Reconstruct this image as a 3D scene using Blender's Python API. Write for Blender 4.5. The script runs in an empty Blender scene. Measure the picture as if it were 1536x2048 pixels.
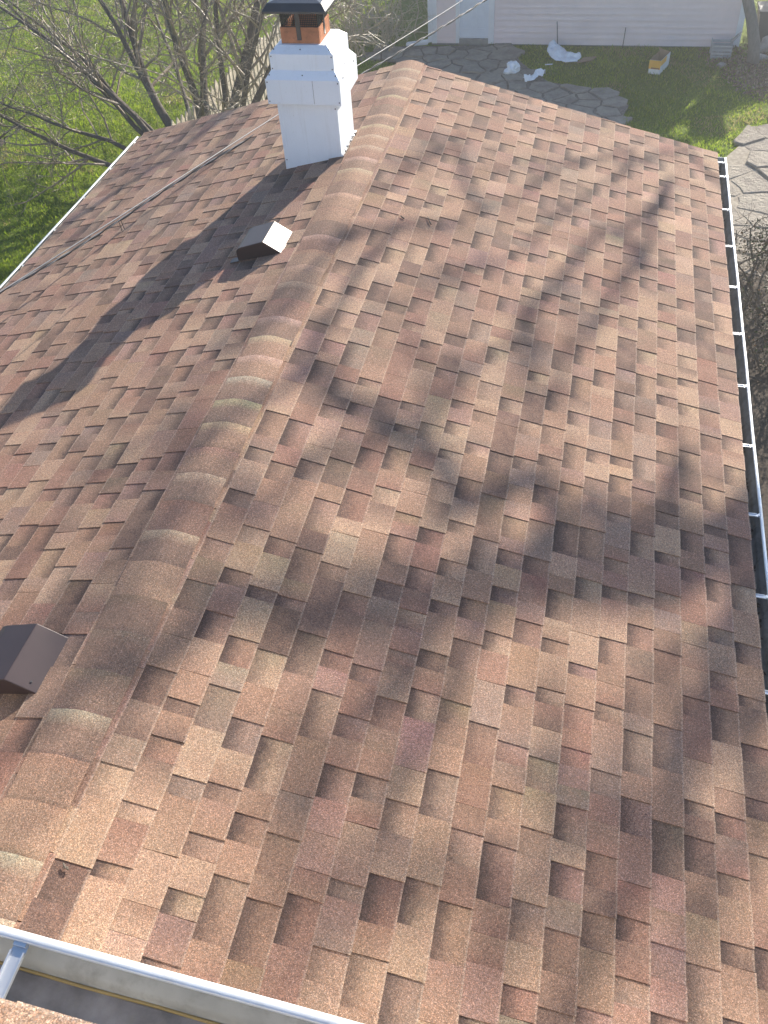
import bpy, bmesh, math, random
import numpy as np
from mathutils import Vector, Matrix, noise as mnoise

# ------------------------------------------------------------------ camera, sky, sun, exposure
scene = bpy.context.scene
COL = scene.collection
cam_data = bpy.data.cameras.new('camera')
cam = bpy.data.objects.new('camera', cam_data)
COL.objects.link(cam)
_R = [[0.97564, -0.112348, 0.188427], [0.211063, 0.714933, -0.666576], [-0.059824, 0.690108, 0.721229]]
CAM = (1.8162, -2.59, 3.1229)
cam.matrix_world = Matrix([_R[0] + [CAM[0]], _R[1] + [CAM[1]], _R[2] + [CAM[2]], [0, 0, 0, 1]])
cam_data.sensor_fit = 'VERTICAL'
cam_data.sensor_height = 24.0
cam_data.lens = 24.0 * 1775.99 / 2048.0
cam_data.clip_start = 0.02
cam_data.clip_end = 2000
scene.camera = cam

SUN_EL = math.radians(24.2)
SUN_AZ = math.atan2(0.339, 0.941)            # from +Y towards +X
SUN = Vector((math.cos(SUN_EL) * math.sin(SUN_AZ), math.cos(SUN_EL) * math.cos(SUN_AZ), math.sin(SUN_EL)))
world = bpy.data.worlds.new('World')
scene.world = world
world.use_nodes = True
wn = world.node_tree.nodes
wl = world.node_tree.links
wn.clear()
w_out = wn.new('ShaderNodeOutputWorld')
w_bg = wn.new('ShaderNodeBackground')
w_sky = wn.new('ShaderNodeTexSky')
w_sky.sky_type = 'NISHITA'
w_sky.sun_disc = False
w_sky.sun_elevation = SUN_EL
w_sky.sun_rotation = SUN_AZ
w_sky.air_density = 1.0
w_sky.dust_density = 0.4
w_sky.ozone_density = 3.0
w_bg.inputs['Strength'].default_value = 0.095
wl.new(w_sky.outputs[0], w_bg.inputs[0])
wl.new(w_bg.outputs[0], w_out.inputs[0])
sun_d = bpy.data.lights.new('sun', 'SUN')
sun_d.energy = 5.0
sun_d.angle = math.radians(0.53)
sun_d.color = (1.0, 0.905, 0.77)
sun_o = bpy.data.objects.new('sun', sun_d)
COL.objects.link(sun_o)
sun_o.rotation_euler = SUN.to_track_quat('Z', 'Y').to_euler()
sun_o.location = SUN * 60
scene.view_settings.view_transform = 'Standard'
scene.view_settings.look = 'None'
scene.view_settings.gamma = 1.0
scene.view_settings.use_curve_mapping = False
scene.view_settings.exposure = 1.36
scene.render.engine = 'CYCLES'

rng = random.Random(11)
nrng = np.random.default_rng(5)
G = -3.8                                     # ground level; the low ridge is z = 0
PITCH = 0.2602
CA, SA = math.cos(PITCH), math.sin(PITCH)
S_LEN = 3.0255                               # ridge to eave along the slope
Y_FAR = 6.09
Y_NEAR = -2.55
EXPO = 0.1429
EAVE_X = S_LEN * CA
EAVE_Z = -S_LEN * SA

# ------------------------------------------------------------------ helpers
def tag(o, label=None, cat=None, group=None, kind=None):
    if label: o['label'] = label
    if cat: o['category'] = cat
    if group: o['group'] = group
    if kind: o['kind'] = kind
    return o

def empty(name, loc, label=None, cat=None, group=None):
    o = bpy.data.objects.new(name, None)
    COL.objects.link(o)
    o.location = loc
    o.empty_display_size = 0.1
    return tag(o, label, cat, group)

def link(name, me, mat=None, parent=None):
    o = bpy.data.objects.new(name, me)
    COL.objects.link(o)
    if mat is not None and len(me.materials) == 0:
        me.materials.append(mat)
    if parent is not None:
        o.parent = parent
        # geometry is written in world coordinates
        m = Matrix.Identity(4)
        p = parent
        while p is not None:
            m = Matrix.Translation(p.location) @ p.rotation_euler.to_matrix().to_4x4() @ m
            p = p.parent
        o.matrix_parent_inverse = Matrix.Identity(4)
        mi = m.inverted()
        o.location = mi.translation
        o.rotation_euler = mi.to_euler()
    return o

def mesh_from(name, verts, faces, mat=None, parent=None, smooth=False):
    me = bpy.data.meshes.new(name)
    me.from_pydata([tuple(v) for v in verts], [], [tuple(f) for f in faces])
    me.update()
    if smooth:
        me.polygons.foreach_set('use_smooth', [True] * len(me.polygons))
    return link(name, me, mat, parent)

class MB:
    """collects shapes for one mesh"""
    def __init__(self):
        self.v = []; self.f = []
    def poly(self, pts):
        n = len(self.v); self.v += [tuple(p) for p in pts]; self.f.append(tuple(range(n, n + len(pts))))
    def hexa(self, b, t):
        """bottom quad and top quad (both counter-clockwise from above)"""
        n = len(self.v); self.v += [tuple(p) for p in b] + [tuple(p) for p in t]
        self.f += [(n+3, n+2, n+1, n), (n+4, n+5, n+6, n+7)]
        for i in range(4):
            j = (i + 1) % 4
            self.f.append((n+i, n+j, n+4+j, n+4+i))
        return self
    def box(self, x0, x1, y0, y1, z0, z1):
        return self.hexa([(x0,y0,z0),(x1,y0,z0),(x1,y1,z0),(x0,y1,z0)], [(x0,y0,z1),(x1,y0,z1),(x1,y1,z1),(x0,y1,z1)])
    def frustum(self, x0, x1, y0, y1, z0, X0, X1, Y0, Y1, z1):
        return self.hexa([(x0,y0,z0),(x1,y0,z0),(x1,y1,z0),(x0,y1,z0)], [(X0,Y0,z1),(X1,Y0,z1),(X1,Y1,z1),(X0,Y1,z1)])
    def tube(self, pts, radii, sides=6, cap=True):
        pts = [Vector(p) for p in pts]
        n0 = len(self.v)
        up = Vector((0, 0, 1))
        prev = None
        for i, p in enumerate(pts):
            a = pts[max(i - 1, 0)]; b = pts[min(i + 1, len(pts) - 1)]
            d = (b - a)
            if d.length < 1e-9: d = up.copy()
            d.normalize()
            if prev is None:
                x = d.orthogonal().normalized()
            else:
                x = (prev - d * prev.dot(d))
                x = x.normalized() if x.length > 1e-6 else d.orthogonal().normalized()
            prev = x
            y = d.cross(x)
            r = radii[i] if hasattr(radii, '__len__') else radii
            for k in range(sides):
                t = 2 * math.pi * k / sides
                self.v.append(tuple(p + (x * math.cos(t) + y * math.sin(t)) * r))
        for i in range(len(pts) - 1):
            for k in range(sides):
                k2 = (k + 1) % sides
                a = n0 + i * sides
                self.f.append((a + k, a + k2, a + sides + k2, a + sides + k))
        if cap:
            self.f.append(tuple(n0 + k for k in reversed(range(sides))))
            e = n0 + (len(pts) - 1) * sides
            self.f.append(tuple(e + k for k in range(sides)))
        return self
    def build(self, name, mat=None, parent=None, smooth=False):
        return mesh_from(name, self.v, self.f, mat, parent, smooth)

def bevel(o, w, seg=2):
    m = o.modifiers.new('bevel', 'BEVEL'); m.width = w; m.segments = seg; m.limit_method = 'ANGLE'; m.angle_limit = math.radians(30)
    return o
def solid(o, t, off=0):
    m = o.modifiers.new('solid', 'SOLIDIFY'); m.thickness = t; m.offset = off
    return o

# ------------------------------------------------------------------ materials
class NT:
    def __init__(self, name):
        self.m = bpy.data.materials.new(name); self.m.use_nodes = True
        self.t = self.m.node_tree; self.n = self.t.nodes; self.l = self.t.links
        self.b = self.n['Principled BSDF']
    def node(self, kind, **kw):
        nd = self.n.new(kind)
        for k, v in kw.items():
            if k.startswith('i_'):
                nd.inputs[k[2:].replace('_', ' ')].default_value = v
            else:
                setattr(nd, k, v)
        return nd
    def link(self, a, b): self.l.new(a, b)
    def mix(self, fac, a, b, blend='MIX'):
        nd = self.n.new('ShaderNodeMix'); nd.data_type = 'RGBA'; nd.blend_type = blend; nd.clamp_factor = True
        for s, v in ((nd.inputs[0], fac), (nd.inputs[6], a), (nd.inputs[7], b)):
            if hasattr(v, 'is_linked'): self.l.new(v, s)
            elif isinstance(v, (int, float)): s.default_value = v
            else: s.default_value = (*v[:3], 1)
        return nd.outputs[2]
    def math(self, op, a, b=0.0, clamp=False):
        nd = self.n.new('ShaderNodeMath'); nd.operation = op; nd.use_clamp = clamp
        for s, v in ((nd.inputs[0], a), (nd.inputs[1], b)):
            if hasattr(v, 'is_linked'): self.l.new(v, s)
            else: s.default_value = v
        return nd.outputs[0]
    def ramp(self, fac, stops):
        nd = self.n.new('ShaderNodeValToRGB')
        while len(nd.color_ramp.elements) < len(stops): nd.color_ramp.elements.new(0.5)
        for e, (p, c) in zip(nd.color_ramp.elements, stops):
            e.position = p; e.color = (*c[:3], 1) if hasattr(c, '__len__') else (c, c, c, 1)
        self.l.new(fac, nd.inputs[0])
        return nd.outputs[0]
    def coords(self):
        return self.n.new('ShaderNodeNewGeometry').outputs['Position']
    def noise(self, scale, detail=3, rough=0.55, vec=None, distort=0.0):
        nd = self.n.new('ShaderNodeTexNoise')
        nd.inputs['Scale'].default_value = scale; nd.inputs['Detail'].default_value = detail
        nd.inputs['Roughness'].default_value = rough; nd.inputs['Distortion'].default_value = distort
        self.l.new(vec if vec is not None else self.coords(), nd.inputs['Vector'])
        return nd.outputs['Fac']
    def stretch(self, sx, sy, sz):
        nd = self.n.new('ShaderNodeMapping'); nd.inputs['Scale'].default_value = (sx, sy, sz)
        self.l.new(self.coords(), nd.inputs['Vector']); return nd.outputs[0]
    def bump(self, h, strength=0.3, dist=0.01):
        nd = self.n.new('ShaderNodeBump'); nd.inputs['Strength'].default_value = strength; nd.inputs['Distance'].default_value = dist
        self.l.new(h, nd.inputs['Height']); self.l.new(nd.outputs[0], self.b.inputs['Normal'])
    def base(self, c):
        if hasattr(c, 'is_linked'): self.l.new(c, self.b.inputs['Base Color'])
        else: self.b.inputs['Base Color'].default_value = (*c, 1)
    def set(self, rough=0.6, metal=0.0, spec=0.5):
        self.b.inputs['Roughness'].default_value = rough; self.b.inputs['Metallic'].default_value = metal
        self.b.inputs['Specular IOR Level'].default_value = spec
        return self.m

def plain(name, c, rough=0.6, metal=0.0, spec=0.5, var=0.12, scale=6.0, bump=0.0, bscale=60, dirt=None):
    t = NT(name)
    n = t.noise(scale, 4)
    lo = tuple(x * (1 - var) for x in c); hi = tuple(min(1, x * (1 + var)) for x in c)
    col = t.ramp(n, [(0.3, lo), (0.7, hi)])
    if dirt:
        n2 = t.noise(scale * 2.7, 6, 0.65)
        f = t.ramp(n2, [(0.52, 0.0), (0.75, dirt[1])])
        col = t.mix(f, col, dirt[0])
    t.base(col)
    if bump: t.bump(t.noise(bscale, 3), bump, 0.004)
    return t.set(rough, metal, spec)

def shingle_material():
    t = NT('shingle_granules')
    at = t.node('ShaderNodeAttribute', attribute_name='tone')
    uv = t.node('ShaderNodeUVMap', uv_map='UVMap')
    sep = t.node('ShaderNodeSeparateXYZ'); t.link(uv.outputs[0], sep.inputs[0])
    pos = t.coords()
    # printed dark band at the head of the cut-outs (granule colour of the product)
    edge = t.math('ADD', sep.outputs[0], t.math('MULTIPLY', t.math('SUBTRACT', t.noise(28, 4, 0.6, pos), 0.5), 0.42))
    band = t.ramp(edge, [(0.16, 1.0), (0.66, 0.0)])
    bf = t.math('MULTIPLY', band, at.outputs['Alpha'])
    # colour drops: slow change of the granule blend
    blot = t.noise(9.0, 4, 0.6, pos)
    c = t.mix(t.ramp(blot, [(0.42, 0.0), (0.70, 0.42)]), at.outputs['Color'], (0.265, 0.165, 0.122))
    blot2 = t.noise(5.3, 3, 0.55, t.stretch(1.0, 0.7, 1.0))
    c = t.mix(t.ramp(blot2, [(0.50, 0.0), (0.72, 0.40)]), c, (0.32, 0.215, 0.155))
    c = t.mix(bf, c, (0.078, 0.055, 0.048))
    lit_edge = t.ramp(t.math('ADD', sep.outputs[0], t.math('MULTIPLY', t.math('SUBTRACT', t.noise(60, 3, 0.6, pos), 0.5), 0.05)), [(0.935, 0.0), (0.968, 0.30)])
    c = t.mix(lit_edge, c, (0.46, 0.37, 0.29))  # pale line painted along the butt to look like a sunlit edge
    # granules
    vo = t.node('ShaderNodeTexVoronoi'); vo.inputs['Scale'].default_value = 380; t.link(pos, vo.inputs['Vector'])
    sc = t.node('ShaderNodeSeparateColor'); t.link(vo.outputs['Color'], sc.inputs[0])
    gl = t.ramp(sc.outputs[0], [(0.0, 0.50), (0.30, 0.78), (0.65, 1.0), (0.90, 1.32), (1.0, 1.9)])
    c = t.mix(1.0, c, gl, 'MULTIPLY')
    warm = t.ramp(sc.outputs[1], [(0.0, (0.90, 0.94, 1.04)), (0.5, (1, 1, 1)), (1.0, (1.16, 0.97, 0.86))])
    c = t.mix(1.0, c, warm, 'MULTIPLY')
    n2 = t.noise(120, 2, 0.6, pos)
    c = t.mix(1.0, c, t.ramp(n2, [(0.25, 0.78), (0.75, 1.22)]), 'MULTIPLY')
    t.base(c)
    h = t.math('ADD', t.math('MULTIPLY', sc.outputs[2], 0.6), t.math('MULTIPLY', n2, 0.8))
    t.bump(h, 0.40, 0.004)
    return t.set(0.9, 0, 0.25)

M = {}
M['shingle'] = shingle_material()
M['deck'] = plain('roof_felt', (0.05, 0.04, 0.036), 0.9)
M['chimney'] = plain('white_sheet_metal', (0.73, 0.77, 0.84), 0.42, 0, 0.5, 0.03, 3.0, 0.08, 7, dirt=((0.55, 0.53, 0.5), 0.35))
def painted_metal():
    t = NT('white_sheet_metal_streaked')
    n = t.noise(3.0, 4); col = t.ramp(n, [(0.3, (0.70, 0.74, 0.81)), (0.7, (0.75, 0.79, 0.86))])
    st = t.noise(14, 5, 0.7, t.stretch(1.6, 1.6, 0.12))
    col = t.mix(t.ramp(st, [(0.54, 0.0), (0.80, 0.42)]), col, (0.50, 0.50, 0.50))
    sp = t.noise(55, 3, 0.7)
    col = t.mix(t.ramp(sp, [(0.66, 0.0), (0.80, 0.5)]), col, (0.40, 0.38, 0.36))
    t.base(col); t.bump(t.noise(5.0, 2), 0.25, 0.02)
    return t.set(0.40, 0, 0.5)
M['chimney'] = painted_metal()
M['screw'] = plain('dark_screw', (0.03, 0.03, 0.035), 0.5)
M['terracotta'] = plain('terracotta', (0.42, 0.17, 0.085), 0.85, 0, 0.3, 0.18, 12, 0.2, 90, dirt=((0.16, 0.08, 0.05), 0.6))
M['cap_black'] = plain('black_cap_paint', (0.018, 0.022, 0.03), 0.34, 0.0, 0.6, 0.2, 9)
M['mesh_dark'] = plain('sooty_mesh', (0.02, 0.02, 0.02), 0.8)
M['vent'] = plain('brown_vent_metal', (0.042, 0.028, 0.030), 0.38, 0.2, 0.5, 0.1, 5, 0.03, 14)
M['vent_dark'] = plain('vent_dark_inside', (0.02, 0.018, 0.018), 0.8)
M['caulk'] = plain('white_caulk', (0.75, 0.75, 0.73), 0.6, bump=0.3)
M['gutter'] = plain('white_aluminium', (0.72, 0.74, 0.75), 0.32, 0.25, 0.5, 0.05, 4, dirt=((0.42, 0.41, 0.38), 0.5))
M['hanger'] = plain('bare_aluminium', (0.68, 0.70, 0.72), 0.3, 0.7, 0.5, 0.06, 8)
M['gutter_inside'] = plain('stained_gutter_inside', (0.46, 0.45, 0.41), 0.55, 0.1, 0.4, 0.22, 7, dirt=((0.24, 0.22, 0.19), 0.7))
M['gutter_dark'] = plain('sooty_gutter_inside', (0.20, 0.195, 0.185), 0.7, 0.0, 0.3, 0.3, 9, dirt=((0.07, 0.062, 0.055), 0.8))
M['sealant'] = plain('yellow_sealant', (0.42, 0.30, 0.12), 0.6, bump=0.2)
M['silt'] = plain('gutter_silt', (0.27, 0.25, 0.24), 0.9, 0, 0.2, 0.35, 14, 0.5, 60, dirt=((0.30, 0.28, 0.24), 0.7))
M['house_wall'] = plain('house_siding', (0.66, 0.63, 0.58), 0.7)
M['fascia'] = plain('white_trim_paint', (0.76, 0.76, 0.75), 0.5, var=0.05, dirt=((0.5, 0.48, 0.44), 0.3))
M['siding'] = plain('pink_beige_vinyl', (0.77, 0.65, 0.635), 0.55, 0, 0.4, 0.05, 2.2, dirt=((0.60, 0.54, 0.53), 0.3))
M['white_trim'] = plain('garage_white_trim', (0.74, 0.75, 0.77), 0.5, var=0.04)
M['door'] = plain('garage_door_paint', (0.70, 0.74, 0.80), 0.45, var=0.04)
M['concrete'] = plain('concrete', (0.26, 0.25, 0.235), 0.9, var=0.2, scale=9, bump=0.3)
M['roof_dark'] = plain('garage_shingle', (0.13, 0.09, 0.075), 0.95, var=0.35, scale=14)
M['cable_white'] = plain('bare_cable_strand', (0.22, 0.22, 0.22), 0.5, 0.3, var=0.1)
M['cable_black'] = plain('black_cable', (0.03, 0.028, 0.028), 0.6)
M['plastic'] = plain('white_plastic_bag', (0.80, 0.83, 0.86), 0.4, var=0.08, scale=20, bump=0.5, bscale=30)
M['plastic'].node_tree.nodes['Principled BSDF'].inputs['Subsurface Weight'].default_value = 0.0
M['card'] = plain('cardboard', (0.30, 0.21, 0.125), 0.9, var=0.15)
M['card_inside'] = plain('cardboard_inside', (0.20, 0.14, 0.09), 0.9, var=0.15)
M['box_yellow'] = plain('yellow_print', (0.80, 0.42, 0.045), 0.6, var=0.06)
M['box_white'] = plain('white_print', (0.70, 0.70, 0.70), 0.6, var=0.06)
M['box_brown'] = plain('brown_print', (0.30, 0.11, 0.03), 0.6)
M['rod'] = plain('rusty_rod', (0.10, 0.085, 0.08), 0.7, 0.3)
M['rock'] = plain('field_rock', (0.34, 0.31, 0.28), 0.9, var=0.3, scale=7, bump=0.5, bscale=18)
M['crate'] = plain('grey_plastic_crate', (0.40, 0.40, 0.40), 0.6, var=0.1)
M['plank'] = plain('weathered_plank', (0.50, 0.44, 0.34), 0.85, var=0.2, scale=11)
M['bin'] = plain('dark_bin', (0.07, 0.075, 0.08), 0.6)

def bark(name, c, var=0.35, rough=0.85):
    t = NT(name)
    n = t.noise(9, 5, 0.65, t.stretch(3, 3, 0.8))
    n2 = t.noise(60, 3)
    col = t.ramp(n, [(0.28, tuple(x * (1 - var) for x in c)), (0.72, tuple(x * (1 + var) for x in c))])
    col = t.mix(t.ramp(n2, [(0.55, 0.0), (0.75, 0.4)]), col, (0.26, 0.25, 0.21))
    t.base(col); t.bump(t.math('ADD', n, n2), 0.6, 0.01)
    return t.set(rough, 0, 0.45)
M['bark'] = bark('grey_brown_bark', (0.095, 0.078, 0.064))
M['twig'] = bark('pale_twig_bark', (0.25, 0.20, 0.145), 0.4, 0.42)
M['twig_tan'] = bark('tan_twig_bark', (0.46, 0.38, 0.26), 0.35, 0.5)
M['bark_grey'] = bark('smooth_grey_bark', (0.16, 0.15, 0.14), 0.25)

def picket_material():
    t = NT('weathered_picket')
    n = t.noise(7, 6, 0.7, t.stretch(6, 6, 0.5))
    col = t.ramp(n, [(0.25, (0.27, 0.22, 0.16)), (0.5, (0.52, 0.46, 0.36)), (0.8, (0.66, 0.61, 0.51))])
    t.base(col); t.bump(n, 0.4, 0.006)
    return t.set(0.85, 0, 0.3)
M['picket'] = picket_material()

def lawn_material():
    t = NT('lawn_soil_and_turf')
    n = t.noise(1.1, 5, 0.6); n2 = t.noise(26, 4, 0.7); n3 = t.noise(5, 4, 0.65)
    c = t.ramp(n2, [(0.25, (0.060, 0.090, 0.010)), (0.50, (0.150, 0.215, 0.020)), (0.78, (0.250, 0.320, 0.040))])
    c = t.mix(t.ramp(n3, [(0.55, 0.0), (0.80, 0.65)]), c, (0.11, 0.105, 0.045))
    c = t.mix(t.ramp(n, [(0.35, 0.35), (0.65, 0.0)]), c, (0.03, 0.062, 0.010))
    t.base(c); t.bump(n2, 1.0, 0.05)
    return t.set(0.9, 0, 0.2)
M['lawn'] = lawn_material()

def blade_material():
    t = NT('grass_blades')
    at = t.node('ShaderNodeAttribute', attribute_name='tone')
    t.base(at.outputs['Color'])
    t.b.inputs['Subsurface Weight'].default_value = 0.0
    tr = t.n.new('ShaderNodeBsdfTranslucent'); t.link(at.outputs['Color'], tr.inputs[0])
    ms = t.n.new('ShaderNodeMixShader'); ms.inputs[0].default_value = 0.58
    out = t.n['Material Output']
    t.link(t.b.outputs[0], ms.inputs[1]); t.link(tr.outputs[0], ms.inputs[2]); t.link(ms.outputs[0], out.inputs[0])
    return t.set(0.6, 0, 0.3)
M['blade'] = blade_material()

def stone_material():
    t = NT('flagstone')
    n = t.noise(3.1, 6, 0.65); n2 = t.noise(16, 5, 0.7)
    c = t.ramp(n, [(0.25, (0.20, 0.17, 0.15)), (0.5, (0.33, 0.29, 0.24)), (0.75, (0.46, 0.41, 0.33))])
    c = t.mix(t.ramp(n2, [(0.48, 0.0), (0.8, 0.6)]), c, (0.17, 0.145, 0.125))
    t.base(c); t.bump(t.math('ADD', n, n2), 1.0, 0.045)
    return t.set(0.9, 0, 0.25)
M['stone'] = stone_material()
M['sand'] = plain('sandy_joint', (0.30, 0.26, 0.205), 0.95, var=0.35, scale=16, bump=0.8, bscale=40, dirt=((0.15, 0.13, 0.10), 0.6))
M['mulch'] = plain('dark_mulch', (0.055, 0.042, 0.032), 0.95, var=0.5, scale=30, bump=0.9, bscale=40, dirt=((0.13, 0.095, 0.06), 0.7))
M['joint'] = plain('path_bedding', (0.17, 0.145, 0.12), 0.95, var=0.4, scale=20, bump=0.8, bscale=40)

def leaf_material(name, a, b):
    t = NT(name)
    at = t.node('ShaderNodeAttribute', attribute_name='tone')
    t.base(at.outputs['Color'])
    return t.set(0.6, 0, 0.3)
M['leaf'] = leaf_material('leaf_tones', 0, 0)

# ------------------------------------------------------------------ ground
def flat(name, pts, z, mat, label=None):
    o = mesh_from(name, [(x, y, z) for x, y in pts], [tuple(range(len(pts)))], mat)
    return tag(o, label, None, None, 'structure')

def lawn_sheet():
    # fine near the house, reaching the horizon
    xs = [-400, -120, -40] + [-22 + i * 0.8 for i in range(56)] + [40, 120, 400]
    ys = [-400, -120, -30] + [-8 + i * 0.8 for i in range(48)] + [50, 140, 500]
    v = []; f = []
    for y in ys:
        for x in xs:
            near = -21 < x < 21 and -7 < y < 29
            v.append((x, y, G + (0.035 * mnoise.noise(Vector((x * 0.35, y * 0.35, 3))) if near else 0.0)))
    n = len(xs)
    for j in range(len(ys) - 1):
        for i in range(n - 1):
            f.append((j*n+i, j*n+i+1, (j+1)*n+i+1, (j+1)*n+i))
    o = mesh_from('lawn', v, f, M['lawn'], smooth=True)
    return tag(o, 'green lawn around the house', None, None, 'structure')
lawn_sheet()
def ground_z(x, y):
    return G + 0.035 * mnoise.noise(Vector((x * 0.35, y * 0.35, 3)))

# ------------------------------------------------------------------ the house: low wing in view, upper storey behind the camera
house = empty('house', (0, 1.8, G), 'house with brown laminated shingle roof, white chimney and aluminium gutters', 'house')

def slope_pt(side, s, y, h=0.0):
    return (side * (s * CA + h * SA), y, -s * SA + h * CA)

PAL = [((0.365, 0.255, 0.178), 20),   # tan
       ((0.295, 0.192, 0.135), 29),   # warm brown
       ((0.262, 0.155, 0.115), 18),   # red brown
       ((0.255, 0.185, 0.145), 10),   # grey brown
       ((0.172, 0.115, 0.090), 12),   # dark brown
       ((0.285, 0.182, 0.145), 11)]   # rose brown
def pick_tone(r):
    x = r.random() * sum(w for _, w in PAL)
    for c, w in PAL:
        x -= w
        if x <= 0: break
    k = r.uniform(0.78, 1.03)
    return tuple(a * k * r.uniform(0.985, 1.015) for a in c)

def project(P):
    d = Vector(P) - Vector(CAM)
    q = Matrix(_R).transposed() @ d
    if q.z > -0.05: return None
    return (768 + 1775.99 * q.x / -q.z, 1024 - 1775.99 * q.y / -q.z)

pieces = []   # (screen area, verts, tones(4 per end), cut)
def tab_verts(fr, s0, s1, y0, y1, hu, hb, skew):
    """fr maps (s, y, h) to the world; s0 upslope end, s1 butt end"""
    b = -0.004
    return [fr(s0, y0, b), fr(s1, y0 + skew, b), fr(s1, y1 + skew, b), fr(s0, y1, b),
            fr(s0, y0, hu), fr(s1, y0 + skew, hb), fr(s1, y1 + skew, hb), fr(s0, y1, hu)]

def area_on_screen(vs):
    q = [project(v) for v in vs[4:8]]
    if any(p is None for p in q): return 0.0
    cx = sum(p[0] for p in q) / 4; cy = sum(p[1] for p in q) / 4
    if not (-25 < cx < 1561 and 0 < cy < 2073): return 0.0
    a = 0
    for i in range(4):
        j = (i + 1) % 4
        a += q[i][0] * q[j][1] - q[j][0] * q[i][1]
    a = abs(a) / 2
    if vs[0][2] < 0.3 and cy > 1850 + 0.275 * cx: a = 0.0      # hidden under the near gutter
    return a

def lay_course(fr, s_butt, s_min, ya, yb, r, dirn):
    y = ya - r.uniform(0, 0.2)
    tooth = r.random() < 0.5
    last_tone = pick_tone(r)
    s1 = s_butt + r.gauss(0, 0.0009)
    while y < yb:
        w = r.choice((r.uniform(0.085, 0.14), r.uniform(0.11, 0.19), r.uniform(0.16, 0.26))) if tooth else r.choice((r.uniform(0.06, 0.12), r.uniform(0.09, 0.17), r.uniform(0.14, 0.24)))
        y0, y1 = max(y, ya), min(y + w, yb)
        if y1 - y0 > 0.012:
            tone = pick_tone(r)
            if r.random() < 0.30: tone = last_tone
            t2 = pick_tone(r) if r.random() < 0.35 else tuple(c * r.uniform(0.92, 1.06) for c in tone)
            last_tone = tone
            lift = max(0.0, r.gauss(0, 0.0008))
            if tooth: hu, hb = 0.0048, 0.0092 + lift
            else: hu, hb = 0.0010, 0.0054
            if s_butt < 0.2: hu, hb = 0.0010, 0.0052
            s0 = max(s_butt - EXPO - 0.012, s_min)
            vs = tab_verts(fr, s0, s1 + (0 if tooth else -0.0012), y0, y1, hu, hb, r.uniform(-0.003, 0.003))
            if dirn < 0: vs = [vs[3], vs[2], vs[1], vs[0], vs[7], vs[6], vs[5], vs[4]]; tone, t2 = t2, tone
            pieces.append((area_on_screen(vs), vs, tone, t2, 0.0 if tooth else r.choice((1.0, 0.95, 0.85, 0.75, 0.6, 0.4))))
        y += w
        if tooth and r.random() < 0.22: y += 0.0012        # joint between two strips, both raised
        else: tooth = not tooth

r = random.Random(71)
for side in (1, -1):
    fr = lambda s, y, h, side=side: slope_pt(side, s, y, h)
    for n in range(22):
        sb = S_LEN - n * EXPO
        if sb < 0.06: break
        lay_course(fr, sb, 0.02, Y_NEAR, Y_FAR + r.uniform(-0.006, 0.006), r, side)
# upper roof over the near gutter: rises towards the camera side
USK = lambda x: -0.037 * (x - 0.87)          # the upper eave is not quite square to the low ridge
UG_Y, UG_Z = -2.300, 1.40                    # back of the near gutter
UP = math.radians(20.0)
def upper_pt(s, x, h):                        # s = distance up from the eave edge, measured downwards like the others
    return (x, USK(x) + UG_Y + 0.004 - (2.0 - s) * math.cos(UP) - h * 0 + h * math.sin(UP), UG_Z + 0.022 + (2.0 - s) * math.sin(UP) + h * math.cos(UP))
def upper_fr(s, y, h): return upper_pt(s, y, h)
for n in range(6):
    lay_course(upper_fr, 2.0 - n * EXPO, 0.0, -5.6, 3.9, r, 1)
# fix winding for the upper roof (its along-axis is x): checked with the normal below
fixed = []
for (a, vs, t1, t2, cut) in pieces:
    n = (Vector(vs[5]) - Vector(vs[4])).cross(Vector(vs[7]) - Vector(vs[4]))
    if n.z < 0:
        vs = [vs[3], vs[2], vs[1], vs[0], vs[7], vs[6], vs[5], vs[4]]; t1, t2 = t2, t1
    fixed.append((a, vs, t1, t2, cut))
pieces = fixed
pieces.sort(key=lambda q: -q[0])
FACES = [(3, 2, 1, 0), (4, 5, 6, 7), (0, 1, 5, 4), (1, 2, 6, 5), (2, 3, 7, 6), (3, 0, 4, 7)]
def shingle_mesh(name, items):
    n = len(items)
    me = bpy.data.meshes.new(name)
    verts = []; faces = []
    for k, it in enumerate(items):
        verts += it[1]
        faces += [tuple(8 * k + i for i in f) for f in FACES]
    me.from_pydata(verts, [], faces)
    col = me.color_attributes.new('tone', 'FLOAT_COLOR', 'CORNER')
    uv = me.uv_layers.new(name='UVMap')
    cols = []; uvs = []
    for it in items:
        _, vs, t1, t2, cut = it
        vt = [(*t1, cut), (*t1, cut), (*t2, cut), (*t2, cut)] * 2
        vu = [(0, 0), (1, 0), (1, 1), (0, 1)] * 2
        for fi, f in enumerate(FACES):
            for i in f:
                if fi == 3:            # cut butt edge: painted paler, as if catching the sun
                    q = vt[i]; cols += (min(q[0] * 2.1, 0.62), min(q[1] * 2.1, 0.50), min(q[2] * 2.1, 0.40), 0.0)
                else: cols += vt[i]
                uvs += vu[i]
    col.data.foreach_set('color', cols)
    uv.data.foreach_set('uv', uvs)
    me.update()
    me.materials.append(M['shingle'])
    return me
N_SINGLE = 300
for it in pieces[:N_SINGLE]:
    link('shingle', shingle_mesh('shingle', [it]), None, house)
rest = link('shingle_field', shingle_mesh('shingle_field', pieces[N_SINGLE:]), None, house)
rest['kind'] = 'stuff'

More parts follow.
